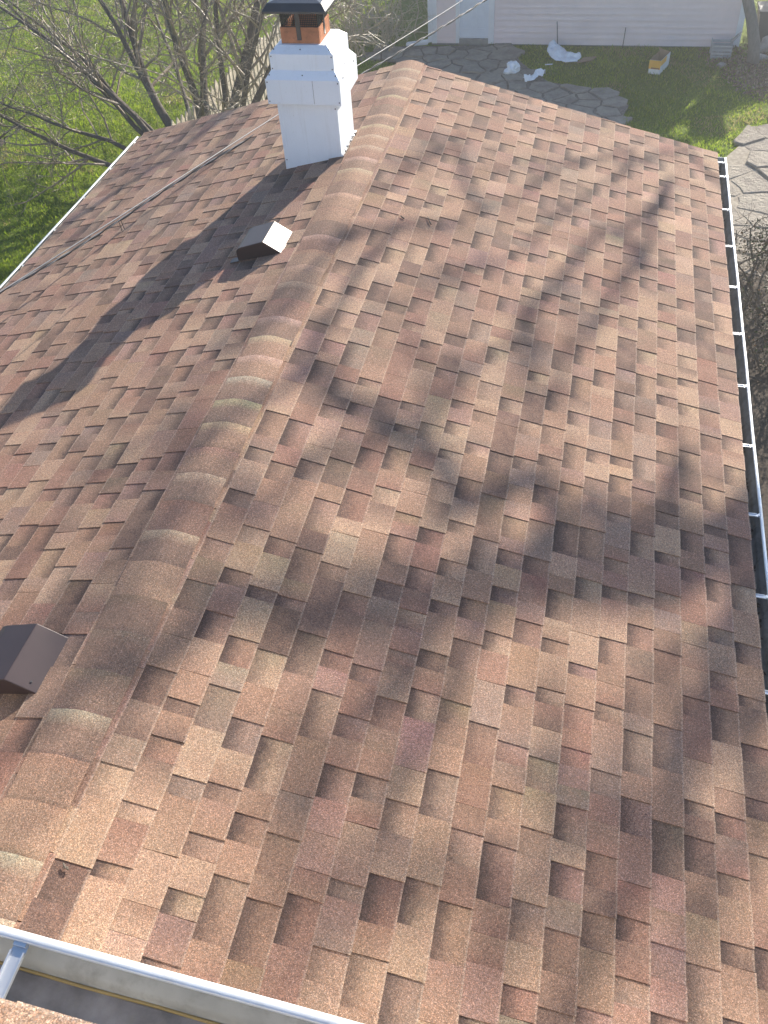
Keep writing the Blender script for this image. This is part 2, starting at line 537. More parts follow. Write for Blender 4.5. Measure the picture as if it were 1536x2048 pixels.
# ridge caps: bent pieces, butts towards the far end, each lapping the one beyond it
CAP_E = 0.203
CAP_HW = 0.139
def cap_mesh(y_butt, tone_a, tone_b, tone_c, jit):
    L = CAP_E + 0.04
    nseg = 12
    rows = [(y_butt, 0.0150), (y_butt - 0.075, 0.0138), (y_butt - 0.085, 0.0136), (y_butt - CAP_E + 0.03, 0.0112), (y_butt - L, 0.0088)]
    prof = []
    for i in range(nseg + 1):
        q = -1 + 2 * i / nseg
        s = abs(q) * (CAP_HW + jit)
        side = 1 if q >= 0 else -1
        x = side * s * CA
        z = -s * SA
        rr = 0.050                                   # rounded over the ridge
        if abs(x) < rr: z = -(rr * 0.5 + x * x / (2 * rr)) * math.tan(PITCH)
        nx, nz = math.sin(PITCH) * max(-1, min(1, x / rr)), math.cos(PITCH)
        prof.append((x, z, nx, nz))
    v = []; cols = []; f = []
    for (yy, h) in rows:
        for (x, z, nx, nz) in prof: v.append((x + nx * h, yy, z + nz * h))
    m = nseg + 1
    for j in range(len(rows) - 1):
        for i in range(nseg):
            a = j * m + i
            f.append((a + m, a + m + 1, a + 1, a))
    # butt face and long edges
    n0 = len(v)
    for (x, z, nx, nz) in prof: v.append((x + nx * 0.007, y_butt, z + nz * 0.007))
    for i in range(nseg): f.append((n0 + i + 1, n0 + i, i, i + 1))
    e0 = len(v)
    for j, (yy, h) in enumerate(rows):
        for q in (0, nseg):
            x, z, nx, nz = prof[q]; v.append((x + nx * 0.002, yy, z + nz * 0.002))
    for j in range(len(rows) - 1):
        f.append((j * m, (j + 1) * m, e0 + 2 * (j + 1), e0 + 2 * j))
        f.append(((j + 1) * m + nseg, j * m + nseg, e0 + 2 * j + 1, e0 + 2 * (j + 1) + 1))
    me = bpy.data.meshes.new('ridge_cap')
    me.from_pydata(v, [], [tuple(reversed(q)) for q in f])
    # tones by row
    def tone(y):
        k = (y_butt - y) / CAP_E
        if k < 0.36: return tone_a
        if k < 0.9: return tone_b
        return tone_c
    col = me.color_attributes.new('tone', 'FLOAT_COLOR', 'CORNER')
    me.uv_layers.new(name='UVMap')
    cs = []
    for p_ in me.polygons:
        for li in p_.loop_indices:
            y = me.vertices[me.loops[li].vertex_index].co.y
            cs += (0.10, 0.072, 0.058, 0.0) if abs(p_.normal.y) > 0.9 else (*tone(y), 0.0)  # butt face painted dark to hold back the sun on it
    col.data.foreach_set('color', cs)
    me.update()
    me.materials.append(M['shingle'])
    return me
rc = random.Random(19)
yb = Y_FAR + 0.012
while yb > Y_NEAR + 0.05:
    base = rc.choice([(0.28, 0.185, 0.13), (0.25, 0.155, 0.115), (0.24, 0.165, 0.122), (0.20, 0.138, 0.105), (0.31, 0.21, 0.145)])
    pale_butt = rc.random() < 0.55  # cap with a paler granule band at its butt end
    ta = tuple(c * rc.uniform(1.15, 1.45) for c in (0.31, 0.240, 0.168)) if pale_butt else tuple(c * rc.uniform(0.9, 1.1) for c in base)
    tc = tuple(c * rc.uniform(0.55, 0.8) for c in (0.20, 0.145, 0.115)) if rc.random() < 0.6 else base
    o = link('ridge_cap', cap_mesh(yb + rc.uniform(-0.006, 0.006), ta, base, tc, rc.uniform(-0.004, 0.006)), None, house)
    yb -= CAP_E

# roof deck, fascia, gable wall and eave walls
def roof_deck():
    b = MB()
    for side in (1, -1):
        e = S_LEN - 0.012
        q0 = [slope_pt(side, 0, Y_NEAR, -0.004), slope_pt(side, e, Y_NEAR, -0.004), slope_pt(side, e, Y_FAR - 0.01, -0.004), slope_pt(side, 0, Y_FAR - 0.01, -0.004)]
        q1 = [(x, y, z - 0.03) for x, y, z in q0]
        if side > 0: b.hexa(q1, q0)
        else: b.hexa([q1[3], q1[2], q1[1], q1[0]], [q0[3], q0[2], q0[1], q0[0]])
    return b.build('roof_deck', M['deck'], house)
roof_deck()
WALL_X = EAVE_X - 0.32
b = MB()
ye = Y_FAR - 0.30
zt = lambda x: -abs(x) / CA * SA - 0.045
b.poly([(-WALL_X, ye, G - 0.3), (WALL_X, ye, G - 0.3), (WALL_X, ye, zt(WALL_X)), (0, ye, zt(0)), (-WALL_X, ye, zt(WALL_X))])
b.poly([(-WALL_X, Y_NEAR, G - 0.3), (-WALL_X, ye, G - 0.3), (-WALL_X, ye, zt(WALL_X)), (-WALL_X, Y_NEAR, zt(WALL_X))])
b.poly([(WALL_X, ye, G - 0.3), (WALL_X, Y_NEAR, G - 0.3), (WALL_X, Y_NEAR, zt(WALL_X)), (WALL_X, ye, zt(WALL_X))])
b.build('wall', M['house_wall'], house)
for side in (1, -1):
    b = MB()
    xs = sorted((side * (EAVE_X - 0.052), side * (EAVE_X - 0.034)))
    b.box(xs[0], xs[1], Y_NEAR, Y_FAR - 0.012, EAVE_Z - 0.17, EAVE_Z - 0.026)
    b.build('fascia', M['fascia'], house)
    b = MB()                                                       # rake board under the far edge
    q0 = [slope_pt(side, 0.0, Y_FAR - 0.05, -0.036), slope_pt(side, S_LEN - 0.03, Y_FAR - 0.05, -0.036), slope_pt(side, S_LEN - 0.03, Y_FAR - 0.03, -0.036), slope_pt(side, 0.0, Y_FAR - 0.03, -0.036)]
    q1 = [(x, y, z - 0.14) for x, y, z in q0]
    if side > 0: b.hexa(q1, q0)
    else: b.hexa(q1[::-1], q0[::-1])
    b.build('rake_board', M['fascia'], house)
    b = MB()                                                       # drip edge along the eave
    q0 = [slope_pt(side, S_LEN - 0.05, Y_NEAR, -0.0042), slope_pt(side, S_LEN - 0.004, Y_NEAR, -0.0042), slope_pt(side, S_LEN - 0.004, Y_FAR, -0.0042), slope_pt(side, S_LEN - 0.05, Y_FAR, -0.0042)]
    q1 = [(x, y, z - 0.022) for x, y, z in q0]
    if side > 0: b.hexa(q1, q0)
    else: b.hexa(q1[::-1], q0[::-1])
    b.build('drip_edge', M['gutter'], house)

# upper storey: wall, deck and soffit under the near gutter
b = MB()
b.box(-5.6, 3.9, UG_Y - 0.62, UG_Y - 0.24, G - 0.3, UG_Z - 0.14)
b.build('upper_wall', M['house_wall'], house)
b = MB()
p0 = [upper_pt(0.9, -5.6, -0.005), upper_pt(0.9, 3.9, -0.005), upper_pt(1.985, 3.9, -0.005), upper_pt(1.985, -5.6, -0.005)]
p1 = [(x, y, z - 0.03) for x, y, z in p0]
b.hexa(p1, p0)
b.build('upper_roof_deck', M['deck'], house)
def skew_box(ya, yb, za, zb, name):
    P = [(-5.6, UG_Y + ya + USK(-5.6)), (3.9, UG_Y + ya + USK(3.9)), (3.9, UG_Y + yb + USK(3.9)), (-5.6, UG_Y + yb + USK(-5.6))]
    MB().hexa([(x, y, za) for x, y in P], [(x, y, zb) for x, y in P]).build(name, M['fascia'], house)
skew_box(-0.45, -0.022, UG_Z - 0.135, UG_Z - 0.118, 'soffit')
skew_box(-0.020, -0.002, UG_Z - 0.15, UG_Z + 0.005, 'upper_fascia')

# gutters: K-style sheet profile (outward, up)
DEPTH = 0.084
K = [(0.001, 0.006), (0.001, -DEPTH + 0.006), (0.012, -DEPTH), (0.078, -DEPTH), (0.083, -DEPTH * 0.72), (0.092, -DEPTH * 0.525), (0.110, -DEPTH * 0.373), (0.119, -DEPTH * 0.186), (0.121, 0.001), (0.1195, 0.0045), (0.107, 0.0045), (0.1035, 0.002), (0.1035, -0.007)]
def gutter(along0, along1, fr, label, inside='gutter_dark'):
    v = []; f = []
    n = max(2, int((along1 - along0) / 0.35))
    for j in range(n + 1):
        a = along0 + (along1 - along0) * j / n
        wob = 0.0015 * math.sin(a * 2.3) + 0.001 * math.sin(a * 5.1)
        for o, z in K: v.append(fr(o + (wob if o > 0.05 else 0), a, z))
    m = len(K)
    for j in range(n):
        for i in range(m - 1):
            f.append((j*m+i, j*m+i+1, (j+1)*m+i+1, (j+1)*m+i))
    g = mesh_from('gutter', v, f, M['gutter'], house)
    g.data.polygons.foreach_set('use_smooth', [True] * len(g.data.polygons))
    solid(g, 0.0012, 0)
    g['label'] = label
    # stained inner face, a skin just inside the sheet
    I = [(0.0030, -0.004), (0.0030, -DEPTH + 0.0075), (0.0135, -DEPTH + 0.002), (0.0770, -DEPTH + 0.002), (0.0812, -DEPTH * 0.72), (0.0900, -DEPTH * 0.525), (0.1080, -DEPTH * 0.373), (0.1168, -DEPTH * 0.186), (0.1180, -0.006)]
    v = []; f = []
    for j in range(n + 1):
        a = along0 + 0.002 + (along1 - along0 - 0.004) * j / n
        wob = 0.0015 * math.sin(a * 2.3) + 0.001 * math.sin(a * 5.1)
        for o, z in I: v.append(fr(o + (wob if o > 0.05 else 0), a, z))
    m = len(I)
    for j in range(n):
        for i in range(m - 1):
            f.append((j*m+i, j*m+i+1, (j+1)*m+i+1, (j+1)*m+i))
    mesh_from('inner_face', v, f, M[inside], g, True)
    # end caps
    for a in (along0, along1):
        c = mesh_from('gutter_end_cap', [fr(o, a, z) for o, z in K[:9]], [tuple(range(9))], M['gutter'], g)
        solid(c, 0.0014, 0)
    return g
def hanger(g, fr, a, w=0.022, z=-0.008):
    b = MB()
    o0, o1 = 0.002, 0.108
    def bx(oa, ob, aa, ab, za, zb):
        P = [fr(oa, aa, za), fr(ob, aa, za), fr(ob, ab, za), fr(oa, ab, za)]
        Q = [fr(oa, aa, zb), fr(ob, aa, zb), fr(ob, ab, zb), fr(oa, ab, zb)]
        b.hexa(P, Q)
    bx(o0, o1, a - w / 2, a + w / 2, z, z + 0.0018)
    bx(o0, o1 - 0.02, a - w / 2, a - w / 2 + 0.003, z + 0.0018, z + 0.008)
    bx(o0, o1 - 0.02, a + w / 2 - 0.003, a + w / 2, z + 0.0018, z + 0.008)
    bx(o1 - 0.012, o1 + 0.003, a - w / 2 + 0.002, a + w / 2 - 0.002, z + 0.0018, z + 0.010)
    bx(o0, o0 + 0.002, a - w / 2, a + w / 2, z - 0.03, z)
    h = b.build('hanger', M['hanger'], g)
    return h
GX = EAVE_X - 0.032
GZ = EAVE_Z - 0.030
frR = lambda o, a, z: (GX + o, a, GZ + z)
frL = lambda o, a, z: (-GX - o, a, GZ + z)
gR = gutter(Y_NEAR, Y_FAR - 0.02, frR, 'white gutter along the right eave with a row of hangers')
for a in (5.975, 5.69, 5.07, 4.45, 3.835, 3.21, 2.595, 1.98, 1.365, 0.745, 0.125, -0.49, -1.10):
    hanger(gR, frR, a, 0.024)
gL = gutter(Y_NEAR, Y_FAR - 0.02, frL, 'white gutter along the left eave beside the bright lawn')
for k in range(13): hanger(gL, frL, 5.95 - 0.617 * k, 0.022)
frN = lambda o, a, z: (a, USK(a) + UG_Y + o, UG_Z + z)
gN = gutter(-5.6, 3.9, frN, 'near gutter of the upper roof with silt and a strap hanger', 'gutter_inside')
for k in range(11):
    hanger(gN, frN, 0.925 + (k - 7) * 0.61 if k <= 7 else 0.925 + (k - 7) * 0.95 + 0.55, 0.030, -0.010)
# silt on its bottom and a line of old sealant
v = []; f = []
n = 160
for j in range(n + 1):
    x = -5.58 + 9.46 * j / n
    for i, o in enumerate((0.006, 0.025, 0.05, 0.072)):
        v.append((x, USK(x) + UG_Y + o, UG_Z - DEPTH + 0.0050 + 0.003 * mnoise.noise(Vector((x * 14, o * 60, 1)))))
for j in range(n):
    for i in range(3): f.append((j*4+i, (j+1)*4+i, (j+1)*4+i+1, j*4+i+1))
mesh_from('silt', v, f, M['silt'], gN, True)
b = MB(); pts = [(-5.58 + 9.46 * j / 120, USK(-5.58 + 9.46 * j / 120) + UG_Y + 0.0755 + 0.0008 * math.sin(j * 1.7), UG_Z - DEPTH + 0.006) for j in range(121)]
b.tube(pts, 0.0035, 6); b.build('sealant_line', M['sealant'], gN, True)
# debris in the right gutter
b = MB()
for k in range(420):
    yy = rng.uniform(-1.6, 2.4) if rng.random() < 0.75 else rng.uniform(2.4, 6.0)
    x = GX + rng.uniform(0.008, 0.07); z = GZ - DEPTH + 0.004 + rng.uniform(0, 0.012)
    d = Vector((rng.uniform(-1, 1), rng.uniform(-1, 1), rng.uniform(-0.3, 0.3))).normalized() * rng.uniform(0.012, 0.03)
    e = d.cross(Vector((0, 0, 1))) * rng.uniform(0.3, 0.6)
    c = Vector((x, yy, z))
    b.poly([c - d, c + e, c + d, c - e])
o = b.build('leaf_debris', M['mulch'], gR); o['kind'] = 'stuff'

# ------------------------------------------------------------------ chimney (part of the house)
def bx(x0, x1, y0, y1, z0, z1, name, mat, parent, bev=0.0):
    o = MB().box(x0, x1, y0, y1, z0, z1).build(name, mat, parent)
    if bev: bevel(o, bev)
    return o
CX0, CX1, CY0, CY1 = -0.672, -0.192, 4.170, 4.610
chim = bx(CX0, CX1, CY0, CY1, -0.45, 0.392, 'chimney', M['chimney'], house, 0.003)
chim['label'] = 'white sheet metal chimney with stepped top, clay flue and black cap'
# side corner strips: slightly proud seams
bx(CX0 - 0.0025, CX0 + 0.028, CY0 - 0.0025, CY0 + 0.02, -0.30, 0.380, 'corner_strip', M['chimney'], chim)
bx(CX1 - 0.028, CX1 + 0.0025, CY0 - 0.0028, CY0 + 0.02, -0.14, 0.380, 'corner_strip', M['chimney'], chim)
def corbel(e, z0, z1, e2, z2, name='corbel_band'):
    b = MB()
    b.box(CX0 - e, CX1 + e, CY0 - e, CY1 + e, z0, z1)
    o = b.build(name, M['chimney'], chim); bevel(o, 0.003)
    b = MB()
    b.frustum(CX0 - e + 0.002, CX1 + e - 0.002, CY0 - e + 0.002, CY1 + e - 0.002, z1 - 0.001, CX0 - e2, CX1 + e2, CY0 - e2, CY1 + e2, z2)
    o2 = b.build('sloped_ledge', M['chimney'], chim); bevel(o2, 0.002)
    return o
corbel(0.055, 0.376, 0.560, 0.012, 0.612)
corbel(0.010, 0.606, 0.730, -0.048, 0.776)
# faint vertical lap seam on the wide band
bx(-0.352, -0.350, CY0 - 0.0562, CY0 - 0.05, 0.385, 0.555, 'lap_seam', M['screw'], chim)
# screws
sc_me = None
def screw(x, y, z, n):
    global sc_me
    if sc_me is None:
        bm = bmesh.new(); bmesh.ops.create_uvsphere(bm, u_segments=8, v_segments=5, radius=0.0052)
        sc_me = bpy.data.meshes.new('screw'); bm.to_mesh(sc_me); bm.free(); sc_me.materials.append(M['screw'])
    o = link('screw', sc_me, None, chim)
    o.location = Vector(o.location) + Vector((x, y, z))
for x in (CX0 - 0.040, CX1 + 0.040):
    for z in (0.398, 0.540): screw(x, CY0 - 0.055, z, 0)
for x in (CX0 + 0.004, CX1 - 0.004):
    for z in (0.625, 0.712): screw(x, CY0 - 0.010, z, 0)
for x in (CX0 - 0.022, -0.43, CX1 + 0.022): screw(x, CY0 - 0.034, 0.587, 0)
for x in (CX0 + 0.024, -0.44, CX1 - 0.024): screw(x, CY0 + 0.018, 0.754, 0)
for y in (CY0 + 0.05, CY1 - 0.05): screw(CX1 + 0.055, y, 0.545, 0)
screw(CX1 + 0.034, 4.39, 0.587, 0); screw(CX1 - 0.018, 4.36, 0.754, 0)
screw(CX0 + 0.013, CY0 - 0.003, -0.09, 0); screw(CX1 - 0.013, CY0 - 0.003, 0.33, 0)
# flashing and ragged caulk at the base
b = MB()
b.box(CX0 - 0.012, CX1 + 0.012, CY0 - 0.012, CY1 + 0.012, -0.36, -0.30)
b.build('flashing', M['chimney'], chim)
b = MB()
pts = []; rad = []
for k in range(30):
    y = CY0 - 0.012 + (CY1 - CY0 + 0.03) * k / 29
    pts.append((CX1 + 0.008 + rng.uniform(-0.004, 0.006), y, CX1 / CA * SA + 0.012 + rng.uniform(-0.004, 0.008))); rad.append(rng.uniform(0.006, 0.013))
b.tube(pts, rad, 6); b.build('caulk_bead', M['caulk'], chim, True)
for k in range(8):
    y = CY0 + 0.06 + k * 0.045 + rng.uniform(-0.01, 0.01)
    b = MB().tube([(CX1 + 0.014, y, CX1 / CA * SA + 0.02), (CX1 + 0.020, y + 0.012, CX1 / CA * SA + 0.024)], [0.006, 0.004], 5)
    b.build('tar_spot', M['screw'], chim)
# flue
FX0, FX1, FY0, FY1 = -0.598, -0.296, 4.245, 4.545
b = MB()
t_ = 0.028
b.box(FX0, FX1, FY0, FY0 + t_, 0.70, 0.888); b.box(FX0, FX1, FY1 - t_, FY1, 0.70, 0.888)
b.box(FX0, FX0 + t_, FY0 + t_, FY1 - t_, 0.70, 0.888); b.box(FX1 - t_, FX1, FY0 + t_, FY1 - t_, 0.70, 0.888)
fl = b.build('flue', M['terracotta'], chim); bevel(fl, 0.004)
bx(FX0 + 0.02, FX1 - 0.02, FY0 + 0.02, FY1 - 0.02, 0.60, 0.74, 'flue_throat', M['mesh_dark'], chim)
bx(CX0 + 0.05, CX1 - 0.05, CY0 + 0.05, CY1 - 0.05, 0.70, 0.764, 'crown', M['concrete'], chim)
# spark screen: woven wire on four sides
b = MB()
for k in range(21):
    q = k / 20
    x = FX0 + 0.01 + (FX1 - FX0 - 0.02) * q; y = FY0 + 0.01 + (FY1 - FY0 - 0.02) * q
    for (px, py) in ((x, FY0 + 0.01), (x, FY1 - 0.01), (FX0 + 0.01, y), (FX1 - 0.01, y)):
        b.tube([(px, py, 0.87), (px, py, 1.045)], 0.0024, 4, False)
for z in [0.892 + 0.014 * k for k in range(10)]:
    b.tube([(FX0 + 0.01, FY0 + 0.01, z), (FX1 - 0.01, FY0 + 0.01, z), (FX1 - 0.01, FY1 - 0.01, z), (FX0 + 0.01, FY1 - 0.01, z), (FX0 + 0.01, FY0 + 0.01, z)], 0.0022, 4, False)
sm = b.build('spark_screen', M['mesh_dark'], chim)
# straps clamped on the flue
bx(-0.470, -0.436, FY0 - 0.004, FY0 - 0.001, 0.80, 1.03, 'strap', M['cap_black'], chim)
bx(FX1 + 0.001, FX1 + 0.004, 4.375, 4.405, 0.80, 1.03, 'strap', M['cap_black'], chim)
bx(-0.470, -0.436, FY1 + 0.001, FY1 + 0.004, 0.80, 1.03, 'strap', M['cap_black'], chim)
# hipped black cap with turned-down skirt
x0, x1, y0, y1 = -0.690, -0.204, 4.152, 4.638
b = MB()
b.frustum(x0, x1, y0, y1, 1.022, x0 + 0.038, x1 - 0.038, y0 + 0.038, y1 - 0.038, 1.068)
b.frustum(x0 + 0.038, x1 - 0.038, y0 + 0.038, y1 - 0.038, 1.0675, -0.452, -0.442, 4.39, 4.40, 1.110)
b.box(x0 + 0.001, x1 - 0.001, y0 + 0.001, y1 - 0.001, 1.006, 1.0222)
cp = b.build('flue_cap', M['cap_black'], chim); bevel(cp, 0.003)
cp['label'] = 'black hipped metal flue cap'

# ------------------------------------------------------------------ slant-back roof vents (parts of the house)
def vent(y0, y1, label):
    z = lambda x: x / CA * SA            # left slope surface (x < 0)
    xs = -0.257
    b = MB()
    # side profile: slanted back, flat hood, rounded lip at the open downslope end
    prof = [(xs, z(xs) + 0.004), (-0.386, 0.016), (-0.555, -0.038), (-0.580, -0.050), (-0.594, -0.070), (-0.596, -0.090), (-0.590, z(-0.590) + 0.012)]
    n = len(prof)
    for yy in (y0, y1):
        b.v += [(x, yy, zz) for x, zz in prof]
    for i in range(n - 1): b.f.append((i, i + 1, n + i + 1, n + i))
    b.f.append(tuple(range(n - 1, -1, -1))); b.f.append(tuple(range(n, 2 * n)))
    o = b.build('roof_vent', M['vent'], house)
    bevel(o, 0.004, 2)
    o['label'] = label
    bx2 = MB()
    q0 = [(-0.66, y0 - 0.05, z(-0.66) + 0.013), (xs + 0.0, y0 - 0.05, z(xs) + 0.0135), (xs, y1 + 0.05, z(xs) + 0.0135), (-0.66, y1 + 0.05, z(-0.66) + 0.013)]
    # visible tongue of flashing below the hood
    q = [(-0.655, y0 - 0.005, z(-0.655) + 0.0125), (-0.585, y0 - 0.005, z(-0.585) + 0.0125), (-0.585, y0 + 0.07, z(-0.585) + 0.0125), (-0.655, y0 + 0.05, z(-0.655) + 0.0125)]
    bx2.hexa([(x, y, zz - 0.006) for x, y, zz in q], q)
    bx2.build('flashing', M['vent'], o)
    g = MB()
    for k in range(9):
        yy = y0 + 0.02 + (y1 - y0 - 0.04) * k / 8
        g.tube([(-0.598, yy, -0.088), (-0.593, yy, z(-0.59) + 0.01)], 0.003, 4)
    g.build('intake_grille', M['vent_dark'], o)
    MB().tube([(-0.300, y0 + 0.04, z(-0.300) + 0.036), (-0.296, y0 + 0.04, z(-0.296) + 0.044)], 0.005, 6).build('screw', M['screw'], o)
vent(2.690, 2.985, 'brown slant-back roof vent catching the sun near the chimney')
vent(-0.930, -0.630, 'dark brown slant-back roof vent at the left edge')

# ------------------------------------------------------------------ service cables over the left slope
def cable(name, pts, label, twist, rad, mats, clip=None):
    V = [Vector(p) for p in pts]
    n = 260
    root = empty(name, V[0], label, 'cable', 'overhead service cables')
    def at(q):                                # Catmull-Rom through the support points, by y
        y = V[0].y + (V[-1].y - V[0].y) * q
        i = max(k for k in range(len(V) - 1) if V[k].y <= y + 1e-9)
        p0, p1, p2, p3 = V[max(i - 1, 0)], V[i], V[i + 1], V[min(i + 2, len(V) - 1)]
        t = (y - p1.y) / (p2.y - p1.y); h = p2.y - p1.y
        m1 = (p2 - p0) / max(p2.y - p0.y, 1e-6) * h; m2 = (p3 - p1) / max(p3.y - p1.y, 1e-6) * h
        return p1 * (2*t**3 - 3*t**2 + 1) + m1 * (t**3 - 2*t**2 + t) + p2 * (-2*t**3 + 3*t**2) + m2 * (t**3 - t**2)
    bb, a = V[-1], V[0]
    d = (bb - a).normalized(); sx = d.cross(Vector((0, 0, 1))).normalized(); sz = sx.cross(d)
    L = (bb - a).length
    for k, m in enumerate(mats):
        b = MB(); P = []
        for i in range(n * 2 + 1):
            q = i / (n * 2)
            if twist:
                t = q * L / 0.34 * 2 * math.pi + k * 2 * math.pi / len(mats)
                P.append(at(q) + (sx * math.cos(t) + sz * math.sin(t)) * rad[k] * 1.05)
            else: P.append(at(q))
        b.tube(P, rad[k], 6)
        b.build('strand', m, root, True)
    if clip is not None:
        p = at(clip)
        b = MB(); b.tube([p + Vector((0, 0, 0.012)), p + Vector((0.012, -0.01, -0.03)), p + Vector((0.016, -0.012, -0.095))], 0.003, 5)
        b.tube([p + Vector((0.012, 0.02, 0.008)), p + Vector((0.03, 0.01, -0.08))], 0.003, 5)
        b.build('clip', M['cable_black'], root)
    return root
cable('service_cable', ((-4.90, -2.70, -0.36), (-2.36, 3.0, -0.475), (-1.62, 4.6, -0.385), (0.45, 8.5, -0.16), (4.22, 17.56, 0.34)), 'twisted dark and silver cable hanging close above the left slope', True, (0.0070, 0.0045), (M['cable_black'], M['cable_white']), 0.315)
cable('service_cable', ((-3.55, -2.70, 0.10), (-1.72, 2.88, -0.06), (-1.07, 5.12, -0.15), (0.13, 8.45, -0.19), (4.18, 17.56, 0.28)), 'thinner straight cable crossing higher above the left slope', False, (0.0050,), (M['cable_white'],))

# ------------------------------------------------------------------ garage
GY = 17.65
GX0, GX1 = -1.918, 4.372
EAVE_H = 2.65
garage = empty('garage', (1.2, GY + 3, G), 'pink beige clapboard garage with a white side door', 'garage')
GD = 6.4
b = MB()
b.box(GX0 + 0.03, GX1 - 0.03, GY + 0.03, GY + GD, G - 0.2, G + EAVE_H)
b.build('wall_core', M['siding'], garage)
xm = (GX0 + GX1) / 2; hp = 1.35
b = MB()
b.poly([(GX0 + 0.03, GY + 0.03, G + EAVE_H), (GX1 - 0.03, GY + 0.03, G + EAVE_H), (xm, GY + 0.03, G + EAVE_H + hp)])
b.poly([(GX1 - 0.03, GY + GD, G + EAVE_H), (GX0 + 0.03, GY + GD, G + EAVE_H), (xm, GY + GD, G + EAVE_H + hp)])
b.build('gable', M['siding'], garage)
LAP = 0.1165
def board(x0, x1, z0, z1):
    MB().hexa([(x0, GY - 0.024, z0), (x1, GY - 0.024, z0), (x1, GY + 0.03, z0), (x0, GY + 0.03, z0)],
              [(x0, GY - 0.001, z1), (x1, GY - 0.001, z1), (x1, GY + 0.03, z1), (x0, GY + 0.03, z1)]).build('siding_board', M['siding'], garage)
z = -3.772
DX0, DX1 = -1.400, -0.591
row = 0
while z < G + EAVE_H + hp - 0.15:
    z1 = z + LAP
    half = (GX1 - GX0) / 2 * (1 - max(0, z1 - (G + EAVE_H)) / hp)
    xa, xb = max(GX0 + 0.109, xm - half + 0.02), min(GX1 - 0.108, xm + half - 0.02)
    if z1 < -3.67 + 2.06:
        board(xa, DX0, z, z1)
        board(DX1, xb, z, z1)
    else:
        board(xa, xb, z, z1)
    z = z1; row += 1
b = MB(); b.box(GX0 - 0.004, GX0 + 0.109, GY - 0.034, GY + 0.09, -3.775, G + EAVE_H - 0.01); b.build('corner_board', M['white_trim'], garage)
b = MB(); b.box(GX1 - 0.109, GX1 + 0.004, GY - 0.034, GY + 0.09, -3.775, G + EAVE_H - 0.01); b.build('corner_board', M['white_trim'], garage)
b = MB(); b.box(GX0 - 0.01, GX1 + 0.01, GY - 0.006, GY + 0.029, G - 0.25, -3.774); b.build('foundation', M['concrete'], garage)
door = MB().box(-1.322, -0.708, GY - 0.002, GY + 0.025, -3.668, -1.66).build('door', M['door'], garage)
for (xa, xb) in ((-1.262, -1.045), (-0.985, -0.768)):
    for (za, zb) in ((-3.50, -2.95), (-2.83, -1.80)):
        o = MB().frustum(xa, xb, GY - 0.0025, GY - 0.002, za, xa, xb, GY - 0.0025, GY - 0.002, zb).build('door_panel', M['door'], door)
        b = MB(); w = 0.022
        b.box(xa, xb, GY - 0.010, GY - 0.0025, za, za + w); b.box(xa, xb, GY - 0.010, GY - 0.0025, zb - w, zb)
        b.box(xa, xa + w, GY - 0.0098, GY - 0.0025, za + w, zb - w); b.box(xb - w, xb, GY - 0.0098, GY - 0.0025, za + w, zb - w)
        b.build('panel_moulding', M['door'], door)
MB().tube([(-0.765, GY - 0.004, -2.70), (-0.765, GY - 0.05, -2.70), (-0.765, GY - 0.062, -2.70)], [0.02, 0.02, 0.028], 10).build('door_knob', M['hanger'], door, True)
for xa, xb in ((DX0, -1.323), (-0.707, DX1)):
    MB().box(xa, xb, GY - 0.040, GY + 0.02, -3.765, -1.60).build('door_trim', M['white_trim'], garage)
MB().box(DX0 - 0.01, DX1 + 0.01, GY - 0.032, GY + 0.02, -1.598, -1.50).build('door_trim', M['white_trim'], garage)
MB().box(-1.322, -0.708, GY - 0.06, GY + 0.02, G - 0.05, -3.670).build('door_sill', M['concrete'], garage)
# roof
b = MB()
for sd in (-1, 1):
    xe = xm + sd * ((GX1 - GX0) / 2 + 0.3); ze = G + EAVE_H - 0.3 * hp / ((GX1 - GX0) / 2)
    q0 = [(xm, GY - 0.25, G + EAVE_H + hp + 0.03), (xe, GY - 0.25, ze + 0.03), (xe, GY + GD + 0.25, ze + 0.03), (xm, GY + GD + 0.25, G + EAVE_H + hp + 0.03)]
    q1 = [(x, y, zz - 0.06) for x, y, zz in q0]
    if sd > 0: b.hexa(q1, q0)
    else: b.hexa(q1[::-1], q0[::-1])
b.build('roof', M['roof_dark'], garage)
MB().tube([(4.25, GY - 0.075, G + 1.9), (4.25, GY - 0.075, 0.55)], 0.03, 10).build('service_mast', M['hanger'], garage, True)
# downspout with an elbow lying on the ground
ds = MB().box(GX0 - 0.075, GX0 - 0.005, GY - 0.055, GY + 0.02, -3.66, G + EAVE_H - 0.05).build('downspout', M['white_trim'], garage)
b = MB(); b.hexa([(GX0 - 0.09, GY - 0.06, -3.76), (GX0 - 0.003, GY - 0.06, -3.74), (GX0 - 0.003, GY + 0.02, -3.74), (GX0 - 0.09, GY + 0.02, -3.76)],
                 [(GX0 - 0.08, GY - 0.058, -3.64), (GX0 - 0.004, GY - 0.058, -3.64), (GX0 - 0.004, GY + 0.021, -3.64), (GX0 - 0.08, GY + 0.021, -3.64)])
b.build('elbow', M['white_trim'], ds)
b = MB(); b.hexa([(-2.45, GY - 0.23, -3.785), (-2.00, GY - 0.10, -3.785), (-2.00, GY + 0.0, -3.785), (-2.45, GY - 0.13, -3.785)],
                 [(-2.45, GY - 0.23, -3.72), (-2.00, GY - 0.10, -3.70), (-2.00, GY + 0.0, -3.70), (-2.45, GY - 0.13, -3.72)])
o = b.build('extension', M['white_trim'], ds); bevel(o, 0.008)

